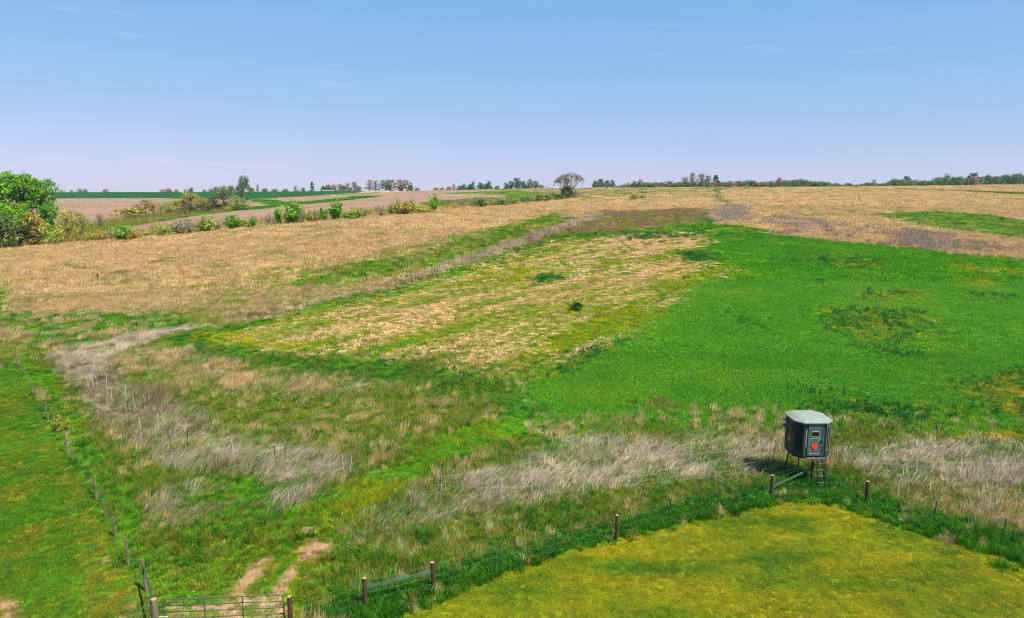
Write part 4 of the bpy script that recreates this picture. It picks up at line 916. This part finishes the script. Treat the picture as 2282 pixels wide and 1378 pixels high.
def pipe(root, a, b, r, mat, name='brace_pipe'):
    return MB().tube([a, b], r, 8).build(name, mat, root)

# fence round the lawn, left run (gate post to the corner under the blind)
x, y, z = px_ground(812, 1356)
LF = tag(empty('wire_fence', (x, y, z)), 'wire fence with dark round posts along the far left side of the lawn', 'fence', 'fences of the lawn and pasture')
gp = Vector((*px_level(645, 1334, 1.45), 0)); gpz = gz(gp.x, gp.y)
pgate = link('wooden_post', post_mesh(.085, 1.45, 'wooden_post', M_WOOD, 61), LF); pgate.location = gp-Vector((x, y, z))+Vector((0, 0, gpz)); MB().tube([(0, 0, 1.448), (0, 0, 1.456)], .076, 10).build('sawn_end', M_END, pgate)
P = [Vector(pgate.location)]
P.append(add_post(LF, 815, 1358, 1.22, .085, M_WOOD, 62)); P.append(add_post(LF, 967, 1320, 1.22, .085, M_WOOD, 63, lean=-.03))
P.append(add_tpost(LF, 1113, 1272, 1.15, 1)); P.append(add_tpost(LF, 1238, 1246, 1.25, 2)); P.append(add_post(LF, 1374, 1207, 1.20, .08, M_WOOD, 64))
P.append(add_tpost(LF, 1494, 1168, 1.2, 3)); P.append(add_tpost(LF, 1598, 1141, 1.2, 4)); P.append(add_post(LF, 1719, 1104, 1.05, .085, M_WOOD, 65))
P.append(add_post(LF, 1808, 1077, 1.15, .075, M_WOOD, 66))
add_wires(LF, P, (.35, .65, .95, 1.12))
for dz in (0, .06): pipe(LF, P[1]+Vector((.06, 0, .82+dz)), P[2]+Vector((-.05, 0, .80+dz)), .022, M_PIPE)
for dz in (0, .06): pipe(LF, P[-2]+Vector((.06, 0, .42+dz)), P[-1]+Vector((-.06, 0, .78+dz)), .024, M_PIPE)
corner = Vector(LF.location)+P[-1]
x, y, z = px_ground(1930, 1124)
RF = tag(empty('wire_fence', (x, y, z)), 'wire fence with one dark round post along the far right side of the lawn', 'fence', 'fences of the lawn and pasture')
Q = [corner-Vector((x, y, z)), add_post(RF, 1930, 1124, 1.18, .09, M_WOOD, 67)]
Q.append(add_tpost(RF, 2078, 1178, 1.3, 5)); Q.append(add_tpost(RF, 2230, 1218, 1.3, 6)); Q.append(add_tpost(RF, 2380, 1268, 1.25, 7))
add_wires(RF, Q, (.35, .65, .95, 1.12)); pipe(RF, Q[0]+Vector((.07, 0, .86)), Q[1]+Vector((-.07, 0, .60)), .022, M_PIPE)
# old fence along the pasture
x, y, z = px_ground(215, 1118)
OF = tag(empty('old_wire_fence', (x, y, z)), 'old pasture fence of crooked weathered posts running up the left side', 'fence', 'fences of the lawn and pasture')
R_ = []
for i, (px, py, h, r, ln) in enumerate([(-14,722,1.3,.05,0),(5,738,1.3,.06,0),(18,776,1.3,.06,0),(40,816,1.5,.085,-.03),(49,831,1.4,.07,-.06),(73,882,1.45,.065,.02),(81,893,1.1,.05,-.04),(107,938,1.4,.06,-.04),(121,956,1.2,.05,0),(150,1012,1.5,.06,-.03),(162,1032,1.3,.05,-.05),(215,1118,1.45,.06,.03),(236,1158,1.1,.045,-.04),(258,1198,1.1,.045,-.04),(287,1260,1.4,.06,-.03),(326,1318,1.45,.075,-.03)]):
    R_.append(add_post(OF, px, py, h*.9, r*.78, M_OLDWOOD, 80+i, False, lean=ln))
cp = Vector((*px_level(343, 1338, 1.45), 0)); cpz = gz(cp.x, cp.y)
po = link('wooden_post', post_mesh(.11, 1.45, 'wooden_post', M_OLDWOOD, 99), OF); po.location = Vector((cp.x, cp.y, cpz))-Vector((x, y, z)); MB().tube([(0, 0, 1.448), (0, 0, 1.457)], .1, 10).build('sawn_end', M_END, po)
R_.append(Vector(po.location)); add_wires(OF, R_, (.3, .6, .9, 1.1))
for dz in (0, .07): pipe(OF, R_[-2]+Vector((0, 0, .95+dz)), R_[-1]+Vector((0, 0, 1.15+dz)), .028, M_PIPE)
m = MB(); c0 = R_[-1]
for k in range(14): m.tube([c0+Vector((.12+k*.022, -.02, .80+.01*math.sin(k))), c0+Vector((.14+k*.022, .0, .80+.01*math.cos(k)))], .012, 5)
m.build('chain', M_WHITE, OF)

def tube_gate(name, label, A, B, group, nb=6, top=1.32):
    """A, B: ground points of hinge and latch end"""
    o = empty(name, A, math.atan2(B[1]-A[1], B[0]-A[0])); L = (Vector(B)-Vector(A)).xy.length
    r = .024; c = .14; z0 = .14
    fr = [(0, 0, z0+c)]+[(c-c*math.cos(a), 0, top-c+c*math.sin(a)) for a in (0, .5, 1.05, 1.57)]+[(L-c+c*math.sin(a), 0, top-c+c*math.cos(a)) for a in (0, .5, 1.05, 1.57)]+[(L, 0, z0+c)]+[(L-c+c*math.cos(a), 0, z0+c-c*math.sin(a)) for a in (.5, 1.05, 1.57)]+[(c-c*math.sin(a), 0, z0+c-c*math.cos(a)) for a in (0, .5, 1.05)]
    MB().tube(fr, r, 8, closed=True).build('frame', M_GATE, o, True)
    for k in range(1, nb-1):
        zz = z0+(top-z0)*k/(nb-1)+.004*(k % 2); MB().tube([(r, 0, zz), (L*.35, 0, zz-.008), (L*.7, 0, zz+.006), (L-r, 0, zz)], r*.85, 6).build('rail', M_GATE, o, True)
    for t in (.34, .66): MB().box((L*t, -.028, (top+z0)/2), (.045, .010, top-z0-.01)).build('upright', M_GATE, o)
    for zz in (.35, 1.05): MB().box((-.05, 0, zz), (.09, .03, .06)).build('hinge', M_GATE, o)
    return tag(o, label, 'gate', group)
ga = Vector((*px_level(363, 1341, 1.32), 0)); gb = Vector((*px_level(631, 1330, 1.32), 0)); ga.z = gz(ga.x, ga.y)+.03; gb.z = gz(gb.x, gb.y)+.03
tube_gate('tube_gate', 'closed grey tube gate across the dirt tracks at the bottom edge', ga, gb, 'tube gates')
g2a = Vector((*px_level(336, 1344, 1.32), 0)); d2 = Vector((*px_level(290, 1384, 1.32), 0))-g2a; d2.normalize(); g2b = g2a+d2*3.4
g2a.z = gz(g2a.x, g2a.y)+.03; g2b.z = gz(g2b.x, g2b.y)+.03
tube_gate('tube_gate', 'grey tube gate left of the weathered corner post, cut by the bottom edge', g2a, g2b, 'tube gates')

# electric fence of step-in posts in the rough ground
def rod_post(root, px, py, h, black):
    x, y, z = px_ground(px, py); v = Vector((x, y, z))-Vector(root.location)
    m = MB().tube([(0, 0, -.1), (random.gauss(0, .07), random.gauss(0, .05), h)], .012 if not black else .015, 6)
    p = m.build('rod_post', M_BLACK if black else M_WHITE, root); p.location = v
    if black:
        for zz in (.35, .75, h-.02): MB().box((.0, -.02, zz), (.036, .036, .06)).build('insulator', M_WHITE, p)
    return v
def efence(label, lst, hs):
    x, y, z = px_ground(*lst[0][:2]); o = tag(empty('electric_fence', (x, y, z)), label, 'fence', 'electric fences in the rough ground')
    pts = [rod_post(o, *q) for q in lst]; add_wires(o, pts, hs, .0035, M_TAPE, 'fence_tape'); return o
efence('outer row of white and black rod posts in the rough ground at left', [(176,802,1.2,0),(210,868,1.1,0),(250,902,1.1,0),(288,934,1.35,1),(316,972,1.2,0),(348,992,1.1,0),(384,1016,1.5,1)], (.6,))
efence('inner row of white and black rod posts in the rough ground at left', [(188,806,1.1,0),(228,866,1.1,1),(238,864,1.1,0),(279,894,1.2,0),(300,916,1.1,0),(323,920,1.2,1),(354,962,1.2,0),(417,1008,1.4,1),(523,1024,1.25,0),(614,1048,1.45,1),(639,1042,1.45,1),(732,1060,1.2,0),(768,1056,1.1,0),(780,1058,1.1,0)], (.6,))
efence('white taped electric fence through the pale stalks from lane to blind', [(978,1112,1.45,1),(1120,1118,1.2,0),(1190,1112,1.1,0),(1330,1100,1.1,0),(1545,1078,1.1,0),(1722,1052,1.5,1)], (.25, .72))
efence('white taped electric fence behind the first tape, far side', [(985,1094,1.5,1),(1180,1060,1.1,0),(1345,1050,1.1,0),(1540,1040,1.1,0),(1738,1020,1.3,0)], (.72,))
efence('electric fence in the pale stalks right of the blind', [(1880,1046,1.2,0),(2040,1062,1.2,0),(2160,1068,1.2,0),(2290,1070,1.2,0),(2420,1080,1.2,0)], (.55, .9))
# posts on the skyline by the footpath
x, y, z = px_ground(1594, 424.5)
FF = tag(empty('skyline_fence', (x, y, z)), 'line of small dark posts where the footpath meets the skyline', 'fence')
S_ = [add_post(FF, q, 424.3, 1.5, .12, M_WOOD, 200+i, False) for i, q in enumerate((1560, 1594, 1606, 1618, 1660, 1716))]
add_wires(FF, S_, (.6, 1.1), .012)

# ------------------------------------------------------------------ hunting blind
M_BW = mat_plain('blind_dark_green_wall', (52,76,72), .6, var=.3, scale=3.5, stretch=(1, 1, .35))
M_BD = mat_plain('blind_door_green', (78,112,106), .55, var=.22, scale=4, stretch=(1, 1, .4))
M_BT = mat_plain('blind_black_trim', (30,36,38), .55, var=.1)
M_ROOF = mat_plain('blind_roof_pale', (158,168,152), .7, var=.14, scale=2.2)
M_RIM = mat_plain('window_rim_grey', (168,172,170), .5, var=.06)
M_ORANGE = mat_plain('orange_sign', (320,66,22), .5, var=.04)
M_STEEL = mat_plain('dark_painted_steel', (38,42,46), .5, .3)
M_DECK = mat_plain('purple_grey_deck', (104,96,112), .7, var=.15, scale=12)
def glass():
    m, t, p, o = mat_new('tinted_window'); p.inputs['Base Color'].default_value = (.010, .011, .012, 1); p.inputs['Roughness'].default_value = .08; return m
M_GLASS = glass()
FLOOR = 1.62
bx, by = px_level(1807, 1020, FLOOR); by += 1.05
bzg = gz(bx, by)
BL = tag(empty('hunting_blind', (bx+.12, by-.15, bzg), 0, (.86, .86, 1)), 'dark green eight sided hunting blind on stilts with orange diamond and ladder', 'hunting blind')
OCT = [(-.66, -1.05), (.66, -1.05), (1.05, -.62), (1.05, .62), (.66, 1.05), (-.66, 1.05), (-1.05, .62), (-1.05, -.62)]
ZB, ZT = FLOOR, FLOOR+1.80
def slab(mb, p, q, u0, u1, z0, z1, off, th):
    """box on the wall line p->q between fractions u0..u1; off = distance proud of the line (outwards)"""
    p = Vector((*p, 0)); q = Vector((*q, 0)); d = q-p; n = Vector((d.y, -d.x, 0)).normalized()
    a = p+d*u0; b = p+d*u1; c = (a+b)/2+n*(off-th/2); rot = Matrix((d.normalized(), -n, Vector((0, 0, 1)))).transposed()
    mb.box((c.x, c.y, (z0+z1)/2), ((b-a).length, th, z1-z0), rot); return n
def wall(i, hole=None):
    p, q = OCT[i], OCT[(i+1) % 8]; m = MB(); th = .04
    if not hole: slab(m, p, q, .012, .988, ZB, ZT, 0, th)
    else:
        u0, u1, v0, v1 = hole
        slab(m, p, q, .012, u0, ZB, ZT, 0, th); slab(m, p, q, u1, .988, ZB, ZT, 0, th)
        slab(m, p, q, u0, u1, ZB, ZB+v0, 0, th); slab(m, p, q, u0, u1, ZB+v1, ZT, 0, th)
    w = m.build('wall_panel', M_BW, BL)
    if hole:
        r = MB(); t = .035; W_ = Vector((q[0]-p[0], q[1]-p[1], 0)).length; tu = t/W_
        slab(r, p, q, u0-tu, u0, ZB+v0-t, ZB+v1+t, .018, .018); slab(r, p, q, u1, u1+tu, ZB+v0-t, ZB+v1+t, .018, .018)
        slab(r, p, q, u0, u1, ZB+v0-t, ZB+v0, .018, .018); slab(r, p, q, u0, u1, ZB+v1, ZB+v1+t, .018, .018)
        f = r.build('window_frame', M_RIM if i == 1 else M_BT, w)
        g_ = MB(); slab(g_, p, q, u0, u1, ZB+v0, ZB+v1, -.012, .012); g_.build('window_pane', M_GLASS, w)
    return w
for i in range(8):
    wall(i, {0: None, 1: (.22, .72, .30, 1.58), 7: (.24, .80, .26, 1.62), 2: (.3, .7, 1.0, 1.4), 6: (.3, .7, 1.0, 1.4), 3: (.2, .8, .3, 1.6), 5: (.2, .8, .3, 1.6), 4: (.3, .7, 1.0, 1.4)}[i])
for (cx, cy) in OCT: MB().tube([(cx*1.0, cy*1.0, ZB-.02), (cx, cy, ZT)], .032, 8).build('corner_trim', M_BT, BL)
rim = MB().tube([(*OCT[1], 0), (OCT[1][0], OCT[1][1], .1)], .01, 4)
# roof
k = 1.10; m = MB(); base = [(x_*k, y_*k) for x_, y_ in OCT]; n0 = 0
m.v += [(a, b, ZT-.03) for a, b in base]+[(a, b, ZT+.035) for a, b in base]+[(a*.72, b*.72, ZT+.15) for a, b in base]+[(0, 0, ZT+.21)]
for i in range(8):
    j = (i+1) % 8; m.f += [(i, j, 8+j, 8+i), (8+i, 8+j, 16+j, 16+i), (16+i, 16+j, 24)]
m.f.append(tuple(range(8))[::-1]); m.build('roof', M_ROOF, BL)
# door
DX0, DX1, DZ0, DZ1 = -.40, .42, ZB+.08, ZB+1.70
def rrect(x0, x1, z0, z1, r, y):
    P = []
    for cx, cz, a0 in ((x1-r, z1-r, 0), (x0+r, z1-r, 1.5708), (x0+r, z0+r, 3.1416), (x1-r, z0+r, 4.7124)):
        for t in (0, .52, 1.05, 1.57): P.append((cx+r*math.cos(a0+t), y, cz+r*math.sin(a0+t)))
    return P
m = MB(); m.box((0.01, -1.065, (DZ0+DZ1)/2), (.78, .03, DZ1-DZ0-.02)); door = m.build('door', M_BD, BL)
MB().tube(rrect(DX0, DX1, DZ0, DZ1, .1, -1.082), .022, 6, closed=True).build('door_molding', M_BD, door, True)
MB().tube(rrect(DX0+.09, DX1-.09, DZ0+.09, ZB+.98, .03, -1.084), .011, 6, closed=True).build('door_molding', M_RIM, door, True)
MB().tube(rrect(-.22, .25, ZB+1.06, ZB+1.34, .06, -1.086), .020, 6, closed=True).build('window_rim', M_RIM, door, True)
m = MB(); q = [(a, c) for a, b, c in rrect(-.21, .24, ZB+1.07, ZB+1.33, .055, 0)]
m.v = [(a, -1.084, c) for a, c in q]; m.f = [tuple(range(len(q)))]; m.build('window_pane', M_GLASS, door)
for (a, b) in (((-.30, ZB+.19), (.32, ZB+.96)), ((.32, ZB+.19), (-.30, ZB+.96))): MB().tube([(a[0], -1.084, a[1]), (b[0], -1.084, b[1])], .011, 6).build('cross_rib', M_RIM, door)
MB().box((.36, -1.10, ZB+.80), (.03, .05, .14)).build('door_handle', M_BT, door)
m = MB(); cx, cz, s = .01, ZB+.58, .205
m.v = [(cx+a*s, yy, cz+b*s) for yy in (-1.112, -1.118) for a, b in ((-1, 0), (0, -1), (1, 0), (0, 1))]; m.f = [(0, 1, 2, 3), (7, 6, 5, 4), (0, 4, 5, 1), (1, 5, 6, 2), (2, 6, 7, 3), (3, 7, 4, 0)]
tag(m.build('diamond_sign', M_ORANGE, BL), 'plain orange diamond on the door')
m = MB(); m.v = [(xx, .02+a*s, ZB+.66+b*s) for xx in (-1.058, -1.064) for a, b in ((-1, 0), (0, -1), (1, 0), (0, 1))]; m.f = [(3, 2, 1, 0), (4, 5, 6, 7), (0, 1, 5, 4), (1, 2, 6, 5), (2, 3, 7, 6), (3, 0, 4, 7)]
tag(m.build('diamond_sign', M_ORANGE, BL), 'orange diamond on the left side wall')
for (sx) in (-1, 1):
    R = Matrix.Rotation(sx*.42, 3, 'Y'); MB().box((sx*1.24, 0, ZB+1.36), (.40, .74, .025), R).build('window_awning', M_BW, BL)
MB().box((-.92, .92, ZB+1.42), (.30, .42, .02), Matrix.Rotation(-.785, 3, 'Z')).build('window_awning', M_BW, BL)
# narrow grey panels beside the door
for sx in (-1, 1): MB().box((sx*.50, -1.058, ZB+.98), (.055, .02, .9)).build('door_jamb', M_RIM if sx < 0 else M_BD, BL)
# platform, legs, ladder
MB().prism(OCT, FLOOR-.10, FLOOR-.021).build('floor_frame', M_STEEL, BL)
land = empty('landing', (0, 0, 0)); land.parent = BL
for kx in range(3): MB().box((.12, -1.13-.095*kx, FLOOR-.045), (1.16, .085, .035)).build('plank', M_DECK, land)
for (a, b) in ((-.7, -.7), (.7, -.7), (.7, .7), (-.7, .7)):
    MB().tube([(a, b, FLOOR-.1), (a*1.3, b*1.3, -.2)], .042, 8).build('leg', M_STEEL, BL)
for (a, b) in (((-.75, -.75), (.75, -.75)), ((.75, .75), (-.75, .75)), ((-.75, .75), (-.75, -.75)), ((.75, -.75), (.75, .75))):
    MB().tube([(*a, FLOOR-.2), (b[0]*1.1, b[1]*1.1, .35)], .014, 6).build('cross_brace', M_STEEL, BL)
lad = empty('ladder', (0, 0, 0)); lad.parent = BL
LX0, LX1 = .10, .56; top_ = (-1.36, FLOOR-.06); bot_ = (-1.66, -.05)
for lx in (LX0, LX1): MB().tube([(lx, top_[0], top_[1]), (lx, bot_[0], bot_[1])], .028, 6).build('rail', M_STEEL, lad)
for t in (.12, .32, .52, .72, .90):
    yy = top_[0]+(bot_[0]-top_[0])*t; zz = top_[1]+(bot_[1]-top_[1])*t; MB().box(((LX0+LX1)/2, yy, zz), (LX1-LX0, .075, .03)).build('rung', M_RIM if False else M_DECK, lad)
MB().tube([(.62, -1.30, ZB+.45), (.66, -1.42, ZB-.2), (.70, -1.66, -.1)], .014, 6).build('handrail', M_STEEL, BL)

# ------------------------------------------------------------------ far farmstead
M_TEAL = mat_plain('teal_metal_roof', (88,150,158), .5, .2, .08); M_SIDING = mat_plain('white_siding', (214,220,226), .7, var=.05); M_PANE = M_GLASS
def house(name, label, px, Y, w, d, h, rh, roofm, wallm, cat, windows=True):
    a, b = ray(px, 424); x, y = a*Y, Y; z = gz(x, y); o = empty(name, (x, y, z), .06)
    m = MB(); m.box((0, 0, h/2-.3), (w, d, h+.6)); wl = m.build('wall', wallm, o)
    m = MB(); e = .35
    m.v = [(-w/2-e, -d/2-e, h), (w/2+e, -d/2-e, h), (w/2+e, 0, h+rh), (-w/2-e, 0, h+rh), (-w/2-e, d/2+e, h), (w/2+e, d/2+e, h)]
    m.f = [(0, 1, 2, 3), (3, 2, 5, 4), (0, 3, 4), (1, 5, 2), (0, 4, 5, 1)]; m.build('roof', roofm, o)
    if windows:
        for t in (-.28, .28):
            f = MB().box((w*t, -d/2-.02, h*.55), (w*.16, .06, h*.34)).build('window', M_SIDING, o); MB().box((w*t, -d/2-.06, h*.55), (w*.13, .03, h*.29)).build('pane', M_PANE, f)
        MB().box((0, -d/2-.03, h*.38), (w*.14, .06, h*.72)).build('door', M_STEEL, o)
    return tag(o, label, cat)
house('farmhouse', 'small far farmhouse with teal roof and white walls on the skyline', 844, 792, 4.6, 7.5, 2.6, 2.0, M_TEAL, M_SIDING, 'house')
house('farm_shed', 'small white shed right of the far farmhouse', 852, 785, 2.6, 3, 1.5, .7, M_SIDING, M_SIDING, 'shed', False)
house('farm_shed', 'tiny white shed between the green and brown farmyard trees', 865, 785, 1.4, 2, 1.0, .4, M_SIDING, M_SIDING, 'shed', False)
house('farm_shed', 'white shed under the rightmost brown farmyard tree', 902, 772, 2.2, 2.4, 1.9, .8, M_SIDING, M_SIDING, 'shed', False)
house('long_low_shed', 'long low white shed on the far green field', 732, 735, 11.5, 3, .5, .35, M_SIDING, M_SIDING, 'shed', False)

# ------------------------------------------------------------------ light spring haze over the far fields
hz = MB().box((0, 640, 22), (3400, 1500, 48)).mesh('haze', M_GROUND); hz.materials.clear()
hm = bpy.data.materials.new('haze_air'); hm.use_nodes = True; hn = hm.node_tree; hn.nodes.clear()
ho = hn.nodes.new('ShaderNodeOutputMaterial'); hv = hn.nodes.new('ShaderNodeVolumePrincipled')
hv.inputs['Color'].default_value = (.80, .87, 1.0, 1); hv.inputs['Density'].default_value = 0.00007; hv.inputs['Anisotropy'].default_value = .2
hn.links.new(hv.outputs[0], ho.inputs['Volume']); hz.materials.append(hm)
tag(link('haze', hz), 'thin pale spring haze over the fields', 'haze', kind='stuff')
